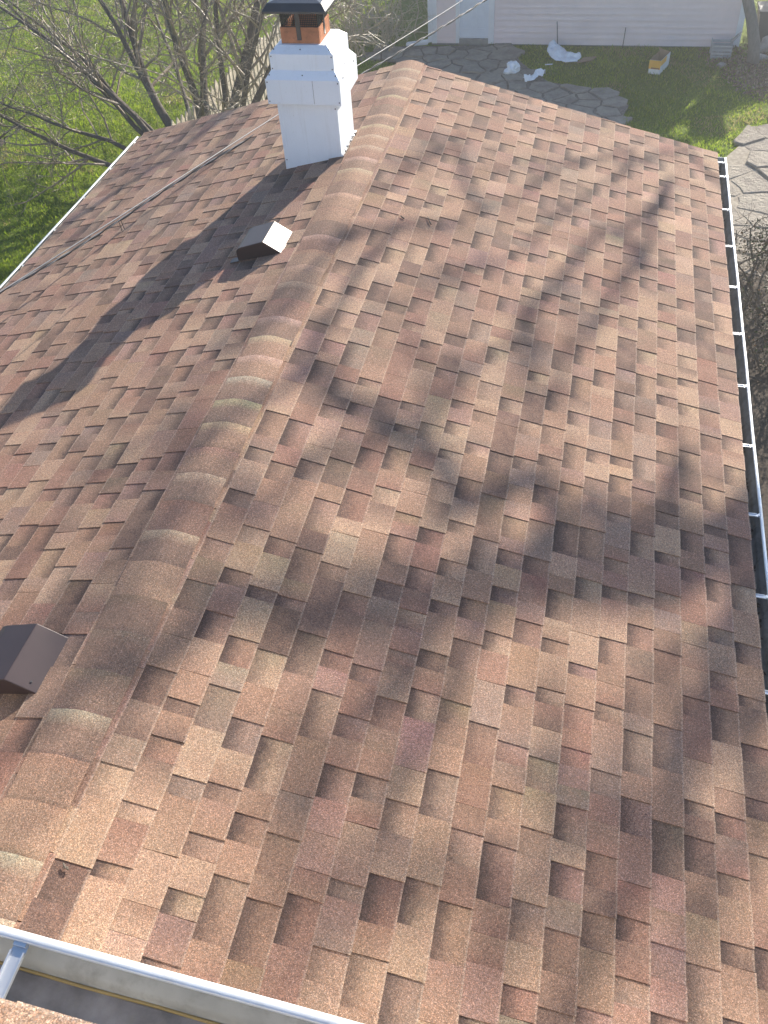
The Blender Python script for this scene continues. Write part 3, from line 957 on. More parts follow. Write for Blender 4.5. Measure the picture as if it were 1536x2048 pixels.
# ------------------------------------------------------------------ flagstone walk
walk = flat('flagstone_walk', [(0, 0), (0.001, 0), (0, 0.001)], G - 0.5, M['joint'])
walk['label'] = 'flagstone walk from the garage door around the lawn'
def clip(poly, nx, ny, c):
    out = []
    for i in range(len(poly)):
        p, q = poly[i], poly[(i + 1) % len(poly)]
        dp = p[0] * nx + p[1] * ny - c; dq = q[0] * nx + q[1] * ny - c
        if dp <= 0: out.append(p)
        if (dp < 0 < dq) or (dq < 0 < dp):
            k = dp / (dp - dq); out.append((p[0] + (q[0] - p[0]) * k, p[1] + (q[1] - p[1]) * k))
    return out
def in_poly(x, y, P):
    c = False
    for i in range(len(P)):
        (x1, y1), (x2, y2) = P[i], P[i - 1]
        if (y1 > y) != (y2 > y) and x < (x2 - x1) * (y - y1) / (y2 - y1) + x1: c = not c
    return c
def flagstones(region, cell, seed, aniso=1.0):
    rr = random.Random(seed)
    xs = [p[0] for p in region]; ys = [p[1] for p in region]
    seeds = []
    j = 0; y = min(ys) - cell
    while y < max(ys) + cell:
        x = min(xs) - cell + (0.5 * cell * aniso if j % 2 else 0)
        while x < max(xs) + cell:
            seeds.append((x + rr.uniform(-0.46, 0.46) * cell * aniso, y + rr.uniform(-0.46, 0.46) * cell)); x += cell * aniso
        y += cell; j += 1
    for i, (sx, sy) in enumerate(seeds):
        if not in_poly(sx, sy, region): continue
        poly = [(sx - 2*cell*aniso, sy - 2*cell), (sx + 2*cell*aniso, sy - 2*cell), (sx + 2*cell*aniso, sy + 2*cell), (sx - 2*cell*aniso, sy + 2*cell)]
        for k, (tx, ty) in enumerate(seeds):
            if k == i or abs(tx - sx) > 3 * cell * aniso or abs(ty - sy) > 3 * cell: continue
            dx, dy = tx - sx, ty - sy; L = math.hypot(dx, dy)
            nx, ny = dx / L, dy / L
            poly = clip(poly, nx, ny, (sx + tx) / 2 * nx + (sy + ty) / 2 * ny - 0.008 - rr.uniform(0, 0.014))
            if len(poly) < 3: break
        if len(poly) < 3: continue
        # break long edges so the outline is uneven
        P = []
        for q in range(len(poly)):
            a, c = poly[q], poly[(q + 1) % len(poly)]
            P.append(a)
            if math.hypot(c[0]-a[0], c[1]-a[1]) > 0.16:
                m = rr.uniform(0.35, 0.65); o_ = rr.uniform(-0.035, 0.012)
                L = math.hypot(c[0]-a[0], c[1]-a[1])
                P.append((a[0] + (c[0]-a[0]) * m + (c[1]-a[1]) / L * o_, a[1] + (c[1]-a[1]) * m - (c[0]-a[0]) / L * o_))
        zt = G + 0.052 + rr.uniform(-0.012, 0.014); tx, ty = rr.uniform(-0.03, 0.03), rr.uniform(-0.03, 0.03)
        n = len(P)
        v = [(x, y, G - 0.03) for x, y in P] + [(x, y, zt - 0.012 + (x - sx) * tx + (y - sy) * ty) for x, y in P] + [(sx + (x - sx) * 0.95, sy + (y - sy) * 0.95, zt + (x - sx) * tx + (y - sy) * ty) for x, y in P]
        f = []
        for q in range(n):
            q2 = (q + 1) % n
            f += [(q, q2, n + q2, n + q), (n + q, n + q2, 2*n + q2, 2*n + q)]
        f.append(tuple(range(2 * n, 3 * n)))
        mesh_from('flagstone', v, f, M['stone'], walk)
R1 = [(-3.0, 17.35), (-0.25, 17.55), (0.1, 16.6), (0.75, 15.6), (1.55, 15.35), (2.3, 14.6), (2.1, 13.6), (0.8, 13.8), (-0.7, 14.4), (-1.6, 15.3), (-2.0, 16.3), (-3.2, 16.7)]
R2 = [(3.55, 7.2), (5.6, 7.2), (6.4, 11.0), (6.6, 14.9), (5.6, 15.2), (4.55, 13.8), (3.9, 12.6), (3.55, 10.5)]
flagstones(R1, 0.36, 3, 1.3)
flagstones(R2, 0.50, 8, 1.4)
flat('path_bed', R1, G + 0.036, M['joint'], 'dark bedding between the flagstones by the garage door')
flat('path_bed', R2, G + 0.036, M['sand'], 'dark bedding between the sunlit flagstones')
flat('mulch_bed', [(2.5, -6), (5.4, -6), (5.5, 7.4), (4.9, 8.6), (4.3, 9.6), (3.85, 9.6), (3.2, 8.0), (2.5, 7.0)], G + 0.060, M['mulch'], 'dark mulch bed beside the house wall')  # mulch under the shrub; further along, its dark tone stands in for shade

# ------------------------------------------------------------------ things lying in the yard
def blob_bag(name, loc, size, seed, label, squash=0.6, lean=(0, 0)):
    bm = bmesh.new(); bmesh.ops.create_icosphere(bm, subdivisions=4, radius=1.0)
    for v in bm.verts:
        p = v.co.copy()
        n1 = mnoise.ridged_multi_fractal(p * 1.3 + Vector((seed, 0, 0)), 1.0, 2.1, 4, 1.0, 2.0)
        n2 = mnoise.noise(p * 1.1 + Vector((0, seed, 2)))
        k = 0.62 + 0.50 * n2 + 0.20 * n1
        q = p * k
        q.z = max(q.z, -0.35)
        q.x += lean[0] * max(q.z, 0); q.y += lean[1] * max(q.z, 0)
        v.co = Vector((q.x * size[0], q.y * size[1], (q.z + 0.35) * size[2]))
    me = bpy.data.meshes.new(name); bm.to_mesh(me); bm.free()
    me.materials.append(M['plastic'])
    o = link(name, me)
    o.location = loc
    return tag(o, label, 'plastic bag', 'white plastic bags on the ground')
def sheet_bag(name, pts, widths, seed, label):
    """a limp strip of plastic following pts, crumpled"""
    v = []; f = []
    nu, nv = 40, 16
    P = [Vector(p) for p in pts]
    for i in range(nu + 1):
        q = i / nu * (len(P) - 1); k = min(int(q), len(P) - 2); t = q - k
        c = P[k].lerp(P[k + 1], t); d = (P[k + 1] - P[k]); d.z = 0; d.normalize()
        sd = Vector((-d.y, d.x, 0)); w = widths[k] * (1 - t) + widths[k + 1] * t
        for j in range(nv + 1):
            s = -1 + 2 * j / nv
            p = c + sd * w * s
            nz = mnoise.ridged_multi_fractal(Vector((p.x * 7, p.y * 7, seed)), 1.0, 2.2, 4, 1.0, 2.0)
            p.z += 0.055 * nz * (1 - 0.55 * abs(s)) + 0.07 * (1 - s * s) * (0.6 + mnoise.noise(Vector((p.x * 5, p.y * 5, seed + 3))))
            p.x += 0.035 * mnoise.noise(Vector((p.x * 11, p.y * 11, seed + 9)))
            v.append(tuple(p))
    m = nv + 1
    for i in range(nu):
        for j in range(nv): f.append((i*m+j, (i+1)*m+j, (i+1)*m+j+1, i*m+j+1))
    o = mesh_from(name, v, f, M['plastic'], None, True)
    solid(o, 0.002)
    return tag(o, label, 'plastic bag', 'white plastic bags on the ground')
sheet_bag('plastic_bag', [(0.66, 17.30, G + 0.16), (0.72, 17.10, G + 0.12), (0.86, 16.85, G + 0.03), (1.08, 16.78, G + 0.03), (1.26, 16.95, G + 0.03)], [0.05, 0.17, 0.19, 0.20, 0.05], 4.2, 'large crumpled white plastic bag lying around the upright rod')
blob_bag('plastic_bag', (-0.03, 16.02, G + 0.045), (0.16, 0.15, 0.17), 2.3, 'small balled white plastic bag on the flagstones')
sheet_bag('plastic_bag', [(0.26, 15.58, G + 0.05), (0.40, 15.60, G + 0.05), (0.50, 15.86, G + 0.06), (0.64, 15.84, G + 0.05)], [0.07, 0.06, 0.07, 0.08], 7.9, 'narrow twisted white plastic bag near the edge of the walk')
def slab(name, pts, z0, z1, mat, label, cat):
    n = len(pts)
    o = mesh_from(name, [(x, y, z0) for x, y in pts] + [(x, y, z1) for x, y in pts], [tuple(range(n))[::-1], tuple(range(n, 2 * n))] + [(i, (i+1) % n, n + (i+1) % n, n + i) for i in range(n)], mat)
    return tag(o, label, cat)
slab('cardboard_scrap', [(1.22, 16.58), (1.50, 16.70), (1.60, 16.94), (1.34, 16.86)], G + 0.045, G + 0.056, M['card'], 'flat cardboard scrap beside the large plastic bag', 'cardboard')
slab('paper_scrap', [(0.60, 16.42), (0.74, 16.45), (0.75, 16.50), (0.60, 16.47)], G + 0.05, G + 0.056, M['plastic'], 'tiny white paper scrap in front of the large bag', 'paper')
for k, (x, y, zt, lean, lab) in enumerate(((0.775, 17.50, 0.50, (-0.06, 0.05), 'thin upright rod standing in the large plastic bag'), (2.085, 17.48, 0.40, (0.02, 0.06), 'thin upright rod leaning against the clapboards'))):
    o = MB().tube([(x, y, G - 0.05), (x + lean[0], y + lean[1], G + zt)], 0.009, 6).build('rod', M['rod'])
    tag(o, lab, 'rod', 'thin rods in front of the garage')
# open carton: yellow and white front
bxr = empty('carton', (2.78, 16.40, G), 'open carton with a yellow and white front on the shaded lawn', 'carton')
fl_, fr_, bl_, br_ = Vector((2.610, 16.165, 0)), Vector((2.825, 16.110, 0)), Vector((2.795, 16.66, 0)), Vector((3.005, 16.610, 0))
zb, zt2 = G + 0.02, G + 0.275
def panel(a, c, name, mat, za=zb, zt_=zt2, t=0.006, out=0.0):
    d = (c - a).normalized(); nn = Vector((d.y, -d.x, 0))
    a2, c2 = a + nn * out, c + nn * out
    P = [a2, c2, c2 - nn * t, a2 - nn * t]
    return MB().hexa([(p.x, p.y, za) for p in P], [(p.x, p.y, zt_) for p in P]).build(name, mat, bxr)
panel(fl_, fr_, 'front_panel', M['box_white'])
panel(fr_, br_, 'side_panel', M['box_white'])
panel(br_, bl_, 'back_panel', M['card'])
panel(bl_, fl_, 'side_panel', M['card'])
panel(fl_.lerp(fr_, 0.004), fl_.lerp(fr_, 0.996), 'yellow_print', M['box_yellow'], zb + 0.095, zt2 - 0.001, 0.002, 0.0022)
panel(fl_.lerp(fr_, 0.22), fl_.lerp(fr_, 0.93), 'brown_band', M['box_brown'], zb + 0.098, zb + 0.122, 0.0015, 0.0040)
panel(fr_.lerp(br_, 0.01), fr_.lerp(br_, 0.60), 'yellow_print', M['box_yellow'], zb + 0.15, zt2 - 0.001, 0.002, 0.0022)
bottom = [fl_, fr_, br_, bl_]
MB().hexa([(p.x, p.y, zb - 0.004) for p in bottom], [(p.x, p.y, zb + 0.004) for p in bottom]).build('bottom_panel', M['card_inside'], bxr)
d1 = (bl_ - fl_)
MB().hexa([(bl_.x, bl_.y, zt2), (br_.x, br_.y, zt2), (br_.x - 0.002, br_.y + 0.006, zt2), (bl_.x - 0.002, bl_.y + 0.006, zt2)],
          [(bl_.x - 0.03, bl_.y + 0.03, zt2 + 0.06), (br_.x - 0.15, br_.y + 0.03, zt2 + 0.03), (br_.x - 0.152, br_.y + 0.036, zt2 + 0.03), (bl_.x - 0.032, bl_.y + 0.036, zt2 + 0.06)]).build('flap', M['card'], bxr)

# crate, stones, plank and bin by the garage corner
crate = empty('crate', (4.0, 17.12, G), 'grey plastic crate against the garage wall near the leaning trunk', 'crate')
x0, x1, y0, y1 = 3.80, 4.18, 16.98, 17.32
for (a, c, d, e, nm) in ((x0, x1, y0, y0 + .012, 'side'), (x0, x1, y1 - .012, y1, 'side'), (x0, x0 + .012, y0 + .012, y1 - .012, 'side'), (x1 - .012, x1, y0 + .012, y1 - .012, 'side')):
    for k in range(4):
        MB().box(a, c, d, e, G + 0.03 + k * 0.065, G + 0.075 + k * 0.065).build('slat', M['crate'], crate)
for (x, y) in ((x0 - .004, y0 - .004), (x1 - .014, y0 - .004), (x0 - .004, y1 - .014), (x1 - .014, y1 - .014)):
    MB().box(x, x + .018, y, y + .018, G + 0.02, G + 0.30).build('corner_post', M['crate'], crate)
MB().box(x0 + .012, x1 - .012, y0 + .012, y1 - .012, G + 0.03, G + 0.06).build('base', M['crate'], crate)
MB().tube([(x1 - .02, y0 + .1, G + .29), (x1 + .10, y0 + .12, G + .44), (x1 + .14, y1 - .14, G + .46), (x1 - .02, y1 - .06, G + .29)], 0.016, 7).build('handle', M['crate'], crate, True)
def rock(loc, size, seed, label):
    bm = bmesh.new(); bmesh.ops.create_icosphere(bm, subdivisions=3, radius=1.0)
    for v in bm.verts:
        p = v.co.copy()
        k = 0.8 + 0.35 * mnoise.noise(p * 1.2 + Vector((seed, 1, 2))) + 0.1 * mnoise.noise(p * 4 + Vector((seed, 1, 2)))
        v.co = Vector((p.x * k * size[0], p.y * k * size[1], p.z * k * size[2]))
    me = bpy.data.meshes.new('rock'); bm.to_mesh(me); bm.free(); me.materials.append(M['rock'])
    o = link('rock', me); o.location = loc
    return tag(o, label, 'rock', 'rocks by the garage corner')
rock((4.00, 16.62, G + 0.03), (0.09, 0.08, 0.07), 1.0, 'small pale rock below the grey crate')
rock((4.95, 17.45, G + 0.12), (0.30, 0.26, 0.20), 5.0, 'large pale rock right of the leaning trunk')
rock((4.72, 16.95, G + 0.05), (0.18, 0.14, 0.11), 7.0, 'middle sized rock at the foot of the leaning trunk')
rock((5.30, 17.05, G + 0.08), (0.24, 0.2, 0.16), 9.0, 'rounded rock beside the leaning plank')
o = MB().hexa([(5.02, 16.86, G + 0.02), (5.20, 16.84, G + 0.02), (5.20, 16.88, G + 0.02), (5.02, 16.90, G + 0.02)], [(5.16, 17.9, G + 1.15), (5.34, 17.88, G + 1.15), (5.34, 17.92, G + 1.15), (5.16, 17.94, G + 1.15)]).build('plank', M['plank'])
tag(o, 'pale plank leaning at the right edge by the rocks', 'plank'); bevel(o, 0.004)
binr = empty('bin', (4.95, 18.0, G), 'dark open-topped tub standing behind the pale rock', 'tub')
MB().frustum(4.72, 5.18, 17.78, 18.24, G + 0.02, 4.66, 5.24, 17.72, 18.30, G + 0.62).build('body', M['bin'], binr)
MB().box(4.64, 5.26, 17.70, 18.32, G + 0.62, G + 0.66).build('rim', M['bin'], binr)
# twigs on the shingles
def roof_twig(x, y, ang, L, label):
    side = 1 if x > 0 else -1
    z = -abs(x) / CA * SA
    c, s = math.cos(ang), math.sin(ang)
    P = []
    for k in range(5):
        q = (k / 4 - 0.5) * L
        px = x + c * q; P.append((px, y + s * q + 0.004 * math.sin(k * 2.1), -abs(px) / CA * SA + 0.016))
    o = MB().tube(P, [0.004, 0.0055, 0.005, 0.004, 0.0025], 6).build('twig', M['bark'], None, True)
    tag(o, label, 'twig', 'twigs lying on the roof')
roof_twig(0.66, 3.42, 2.0, 0.10, 'thin dark twig on the right slope below the chimney')
roof_twig(0.47, 3.36, 2.5, 0.04, 'tiny dark twig nearest the ridge caps')
roof_twig(0.215, -1.60, 2.6, 0.03, 'curled brown bit near the bottom of the ridge')

# ------------------------------------------------------------------ picket fence
fence = empty('picket_fence', (-4.62, 13.0, G), 'weathered pale picket fence behind the bare tree', 'fence')
rf = random.Random(4)
y = 9.3
while y < 17.3:
    w = rf.uniform(0.125, 0.145)
    xb = -4.78 + (y - 11.4) * 0.078
    zt_ = -2.60 + rf.uniform(-0.04, 0.04); tl = rf.uniform(-0.015, 0.015)
    x0, x1 = xb - 0.011, xb + 0.011
    zsh = zt_ - 0.10
    v = []
    for x in (x0, x1):
        v += [(x, y, G + 0.04), (x, y + w, G + 0.04), (x, y + w + tl, zsh), (x, y + w * 0.5 + tl, zt_), (x, y + tl, zsh)]
    mesh_from('picket', v, [(0, 1, 2, 3, 4), (9, 8, 7, 6, 5)] + [(i, 5 + i, 5 + (i + 1) % 5, (i + 1) % 5) for i in range(5)], M['picket'], fence)
    y += w + rf.uniform(0.006, 0.03)
for z in (G + 0.25, G + 0.9):
    xa, xb = -4.78 + (9.3 - 11.4) * 0.078, -4.78 + (17.3 - 11.4) * 0.078
    MB().hexa([(xa - 0.06, 9.3, z), (xa - 0.013, 9.3, z), (xb - 0.013, 17.3, z), (xb - 0.06, 17.3, z)], [(xa - 0.06, 9.3, z + 0.085), (xa - 0.013, 9.3, z + 0.085), (xb - 0.013, 17.3, z + 0.085), (xb - 0.06, 17.3, z + 0.085)]).build('rail', M['picket'], fence)
for k in range(4):
    y = 9.5 + k * 2.5; x = -4.78 + (y - 11.4) * 0.078
    MB().box(x - 0.155, x - 0.062, y, y + 0.09, G - 0.1, G + 1.12).build('post', M['picket'], fence)

# ------------------------------------------------------------------ bare trees
def branch_path(r, p, d, L, n, wander, droop=0.0, updraft=0.0):
    P = [Vector(p)]; d = Vector(d).normalized()
    for i in range(n):
        d = d + Vector((r.gauss(0, wander), r.gauss(0, wander), r.gauss(0, wander))) + Vector((0, 0, updraft - droop))
        d.normalize()
        P.append(P[-1] + d * (L / n))
    return P
def taper(r0, r1, n): return [r0 + (r1 - r0) * (i / n) ** 0.8 for i in range(n + 1)]
def grow(r, mb, path, rad, level, spec):
    """side branches along a path; spec = list of (count, length factor, radius factor, sides, wander, angle)"""
    if level >= len(spec): return
    cnt, lf, rf_, sides, wander, ang, up = spec[level]
    L = sum((path[i+1] - path[i]).length for i in range(len(path) - 1))
    for k in range(cnt):
        q = r.uniform(0.36 if level == 0 else 0.2, 0.98)
        i = min(int(q * (len(path) - 1)), len(path) - 2); t = q * (len(path) - 1) - i
        p = path[i].lerp(path[i+1], t); d = (path[i+1] - path[i]).normalized()
        rr = rad[i] * (1 - t) + rad[i+1] * t
        ax = d.orthogonal().normalized(); ax.rotate(Matrix.Rotation(r.uniform(0, 2 * math.pi), 3, d))
        a = r.gauss(ang, 0.22)
        nd = d * math.cos(a) + ax * math.sin(a)
        l = L * lf * r.uniform(0.55, 1.25) * (1.15 - 0.55 * q)
        r0 = min(rr * 0.75, max(rr * rf_, 0.0030)); n = 6 if level < 2 else 4
        P = branch_path(r, p, nd, l, n, wander, 0, up)
        R = taper(r0, max(r0 * 0.35, 0.0016), n)
        mb.tube(P, R, sides, False)
        grow(r, mb, P, R, level + 1, spec)

clump = empty('bare_tree', (-4.36, 10.6, G), 'many-stemmed bare tree rising behind the left roof edge', 'tree')
rt = random.Random(23)
crown = MB(); fine = MB()
stems = [  # direction at the base, length, radius
    ((-0.95, 0.30, 0.80), 5.2, 0.060), ((-0.75, 0.55, 1.0), 5.0, 0.066), ((-0.42, 0.15, 1.0), 4.9, 0.085), ((-0.28, 0.55, 1.0), 5.0, 0.070),
    ((-0.10, 0.10, 1.0), 5.0, 0.072), ((0.08, 0.35, 1.0), 4.8, 0.060), ((0.30, 0.18, 1.0), 5.2, 0.088), ((0.46, 0.40, 1.0), 4.8, 0.075),
    ((0.62, 0.15, 1.0), 4.6, 0.060), ((-1.25, -0.10, 0.62), 4.6, 0.055), ((0.25, -0.35, 1.0), 4.0, 0.05), ((0.85, 0.55, 1.0), 4.6, 0.055), ((-1.0, 0.9, 0.75), 4.8, 0.055), ((-1.1, 0.5, 0.55), 5.4, 0.055), ((-0.9, 1.2, 0.6), 5.4, 0.05), ((-1.35, 0.35, 0.42), 4.8, 0.05)]
spec = [(12, 0.50, 0.55, 5, 0.22, 0.75, 0.05), (8, 0.55, 0.58, 4, 0.32, 0.8, 0.03), (7, 0.50, 0.68, 3, 0.42, 0.85, 0.02)]
for d, L, r0 in stems:
    base = Vector((-4.36 + d[0] * 0.16 + rt.uniform(-.05, .05), 10.6 + d[1] * 0.16 + rt.uniform(-.05, .05), G - 0.05))
    P = branch_path(rt, base, d, L, 12, 0.075, 0, 0.015)
    R = taper(r0 * 1.18, r0 * 0.24, 12)
    MB().tube(P, R, 9, True).build('stem', M['bark'], clump, True)
    grow(rt, crown, P, R, 0, spec)
o = crown.build('branches', M['twig'], clump)

def shade_limb(mb, pts, r0, r1, r, sides=8, wob=0.03):
    P = [Vector(p) for p in pts]
    # resample with a little wander
    Q = [P[0]]
    for i in range(len(P) - 1):
        for k in (0.5, 1.0):
            q = P[i].lerp(P[i+1], k) + Vector((r.gauss(0, wob * 0.5), r.gauss(0, wob * 3), r.gauss(0, wob * 0.5)))
            Q.append(q)
    n = len(Q) - 1
    R = [r0 + (r1 - r0) * i / n for i in range(n + 1)]
    mb.tube(Q, R, sides, True)
    return Q, R
LIMBS=[
  ([(7.87,14.80,5.73),(7.56,14.80,5.95),(7.28,14.80,6.03),(6.98,14.80,6.09),(6.69,14.80,6.16),(6.32,14.80,6.33),(6.05,14.80,6.31),(5.79,14.80,6.31),(5.42,14.80,6.30),(5.03,14.80,6.30)],0.085,0.035),
  ([(7.89,15.20,6.08),(7.68,15.20,6.26),(7.32,15.20,6.49),(7.13,15.20,6.64),(6.83,15.20,6.79),(6.64,15.20,6.93),(6.49,15.20,7.07),(6.28,15.20,7.23),(6.12,15.20,7.31),(5.96,15.20,7.41),(5.82,15.20,7.54),(5.72,15.20,7.69)],0.125,0.055),
  ([(6.37,14.60,6.17),(6.27,14.60,6.26),(6.31,14.60,6.44),(6.33,14.60,6.58)],0.04,0.02),
  ([(6.82,15.10,6.76),(6.78,15.10,6.88),(6.77,15.10,7.01),(6.80,15.10,7.12),(6.75,15.10,7.13),(6.77,15.10,7.26),(6.82,15.10,7.38),(6.78,15.10,7.52)],0.055,0.03),
  ([(6.93,14.90,6.56),(6.95,14.90,6.73),(6.94,14.90,6.84),(6.94,14.90,6.93),(6.96,14.90,7.03)],0.04,0.02),
  ([(7.53,14.70,5.85),(7.38,14.70,5.79),(7.24,14.70,5.70),(7.24,14.70,5.57)],0.05,0.03),
  ([(6.50,16.50,4.38),(6.24,16.50,4.44),(6.18,16.50,4.92),(6.10,16.50,5.25),(6.06,16.50,5.47)],0.0225,0.009),
  ([(6.20,16.70,4.76),(6.02,16.70,4.90),(5.76,16.70,5.18),(5.81,16.70,5.54),(5.67,16.70,5.92),(5.63,16.70,6.08)],0.0225,0.0105),
  ([(6.68,16.80,4.90),(6.72,16.80,5.22),(6.88,16.80,5.39),(6.97,16.80,5.61),(6.95,16.80,5.89),(6.95,16.80,6.21),(7.00,16.80,6.48),(7.06,16.80,6.60)],0.027,0.0225),
  ([(6.69,17.00,5.63),(6.60,17.00,5.85),(6.61,17.00,6.09),(6.59,17.00,6.45),(6.72,17.00,6.57),(6.95,17.00,6.70)],0.03,0.0225),
  ([(6.09,16.70,5.92),(5.98,16.70,6.24),(5.87,16.70,6.42),(5.89,16.70,6.57)],0.0225,0.009),
  ([(6.92,17.20,6.65),(6.76,17.20,6.87),(6.70,17.20,7.03),(6.75,17.20,7.16),(6.72,17.20,7.27)],0.02625,0.01875),
  ([(8.52,15.40,6.64),(8.31,15.40,6.82),(8.20,15.40,7.03),(8.06,15.40,7.17),(7.84,15.40,7.37),(7.74,15.40,7.49),(7.80,15.40,7.60),(7.87,15.40,7.64)],0.05,0.032),
  ([(8.74,15.60,6.99),(8.64,15.60,7.14),(8.64,15.60,7.30),(8.57,15.60,7.49)],0.035,0.028),
  ([(7.95,15.30,6.66),(8.13,15.30,6.84),(8.16,15.30,7.07)],0.035,0.03),
  ([(7.84,15.40,7.37),(7.61,15.40,7.48),(7.25,15.40,7.58),(7.07,15.40,7.68),(6.87,15.40,7.68)],0.045,0.03),
  ([(7.93,15.30,7.17),(7.72,15.30,7.10),(7.60,15.30,7.02)],0.03,0.02),
  ([(8.00,15.20,6.45),(8.12,15.20,6.55),(8.42,15.20,6.63)],0.04,0.03),
  ([(4.93,16.60,5.53),(4.90,16.60,5.72),(4.88,16.60,6.04)],0.02625,0.015),
  ([(5.13,16.90,6.55),(5.17,16.90,6.70)],0.03,0.0225),
  ([(5.62,15.00,6.63),(5.68,15.00,6.86),(5.36,15.00,6.94),(5.36,15.00,7.11),(5.31,15.00,7.21)],0.035,0.02),
  ([(5.20,14.80,6.31),(5.05,14.80,6.53),(4.97,14.80,6.66),(4.68,14.80,6.64),(4.35,14.80,6.63)],0.035,0.025),
  ([(4.37,14.30,5.08),(4.30,14.30,5.40),(4.29,14.30,5.59),(4.51,14.30,5.96)],0.032,0.02),
]

def shade_tree():
    r = random.Random(88)
    t = empty('shade_tree', (8.42, 15.50, G), 'tall bare tree right of the house casting branch shadows', 'tree')
    trunk = MB()
    TP = [Vector(q) for q in ((8.42, 15.50, G - 0.1), (8.38, 15.40, -1.54), (8.28, 15.20, 0.46), (8.18, 15.05, 2.76), (8.08, 15.00, 4.66), (8.04, 15.00, 5.86), (8.12, 15.10, 7.06), (7.97, 15.20, 8.56))]
    TR = [0.27, 0.22, 0.20, 0.17, 0.14, 0.12, 0.085, 0.04]
    trunk.tube(TP, TR, 12, True).build('trunk', M['bark'], t, True)
    tw = MB()
    for (pts, r0, r1) in LIMBS:
        p0 = Vector(pts[0])
        lb = MB()
        if p0.x < 7.15 and p0.z < 4.58:      # low limb leaving the trunk below the roof's sight line to the sun
            start = [(8.19, 15.10, 1.36), (7.37, 14.80, 2.16), (6.55, 14.50, 2.68)]
            if p0.z > 3.38: start.append(((6.25 + p0.x) / 2, 14.40, (2.78 + p0.z) / 2))
        elif p0.x > 7.45:
            zz = p0.z - 0.55
            start = [(8.08, 15.00, max(zz, 2.96))]
        else:
            # forks off the nearest point of another limb
            best = min((Vector(q) for (P2, _, _) in LIMBS for q in P2 if P2 is not pts), key=lambda q: (q - p0).length + (2 if q.x < p0.x - 0.05 else 0))
            start = [tuple(best)]
        Q, R = shade_limb(lb, start + list(pts), r0 * 1.25, r1 * 1.3, r)
        lb.build('limb', M['bark'], t, True)
        grow(r, tw, Q, R, 0, [(7, 0.34, 0.50, 5, 0.14, 0.7, 0.05), (4, 0.5, 0.5, 4, 0.2, 0.8, 0.0), (3, 0.5, 0.5, 3, 0.25, 0.8, 0.0)])
    grow(r, tw, TP[5:], TR[5:], 0, [(7, 0.6, 0.5, 6, 0.12, 0.8, 0.04), (5, 0.5, 0.5, 4, 0.2, 0.8, 0.0), (3, 0.5, 0.5, 3, 0.25, 0.8, 0)])
    tw.build('branches', M['bark'], t)
shade_tree()

def leaning_tree():
    r = random.Random(31)
    t = empty('leaning_tree', (4.56, 16.75, G), 'slender grey trunk leaning left in front of the garage corner', 'tree')
    P = [Vector(q) for q in ((4.60, 16.72, G - 0.1), (4.55, 16.76, G + 0.35), (4.40, 16.80, G + 0.8), (4.16, 16.86, G + 1.35), (3.85, 16.9, G + 2.4), (3.45, 17.0, G + 4.0), (2.95, 17.0, G + 5.8), (2.45, 17.0, G + 7.6), (1.95, 17.0, G + 9.0), (1.5, 17.1, G + 10.0))]
    R = [0.135, 0.112, 0.104, 0.098, 0.090, 0.082, 0.072, 0.058, 0.04, 0.02]
    MB().tube(P, R, 10, True).build('trunk', M['bark_grey'], t, True)
    b = MB()
    grow(r, b, P[6:], R[6:], 0, [(13, 0.42, 0.6, 6, 0.13, 0.75, 0.05), (8, 0.5, 0.55, 4, 0.2, 0.8, 0.0), (5, 0.5, 0.6, 3, 0.25, 0.8, 0.0)])
    b.build('branches', M['bark_grey'], t)
leaning_tree()

# a tree beyond the garage whose twigs shade the far left corner of the roof, and one off to the left shading the lawn
def simple_tree(name, base, h, r0, seed, label, lean=(0, 0), nst=5, spread=0.7, start=0.35):
    r = random.Random(seed)
    t = empty(name, base, label, 'tree')
    b0 = Vector(base)
    P = branch_path(r, b0 - Vector((0, 0, 0.1)), (lean[0], lean[1], 1), h * 0.6, 8, 0.04, 0, 0.02)
    R = taper(r0, r0 * 0.5, 8)
    MB().tube(P, R, 10, True).build('trunk', M['bark'], t, True)
    b = MB()
    for k in range(nst):
        i = int(len(P) * (start + (1 - start) * k / nst)); i = min(i, len(P) - 1)
        a = k * 2.4 + r.uniform(-.3, .3)
        Q = branch_path(r, P[i], (math.cos(a) * spread, math.sin(a) * spread, 1), h * 0.5, 9, 0.08, 0, 0.02)
        RR = taper(R[i] * 0.6, R[i] * 0.12, 9)
        b.tube(Q, RR, 6, False)
        grow(r, b, Q, RR, 0, [(8, 0.45, 0.5, 4, 0.15, 0.75, 0.03), (6, 0.5, 0.5, 3, 0.2, 0.8, 0.0), (4, 0.5, 0.6, 3, 0.25, 0.8, 0.0)])
    b.build('branches', M['bark'], t)
    return t
simple_tree('bare_tree', (-11.5, 25.5, G), 8.5, 0.16, 5, 'bare tree beyond the lawn throwing shade bands across the grass', (0, 0), 6, 0.7)
simple_tree('bare_tree', (-15.0, 29.0, G), 9.0, 0.18, 9, 'bare tree furthest back on the left lawn', (0, 0), 6, 0.7)

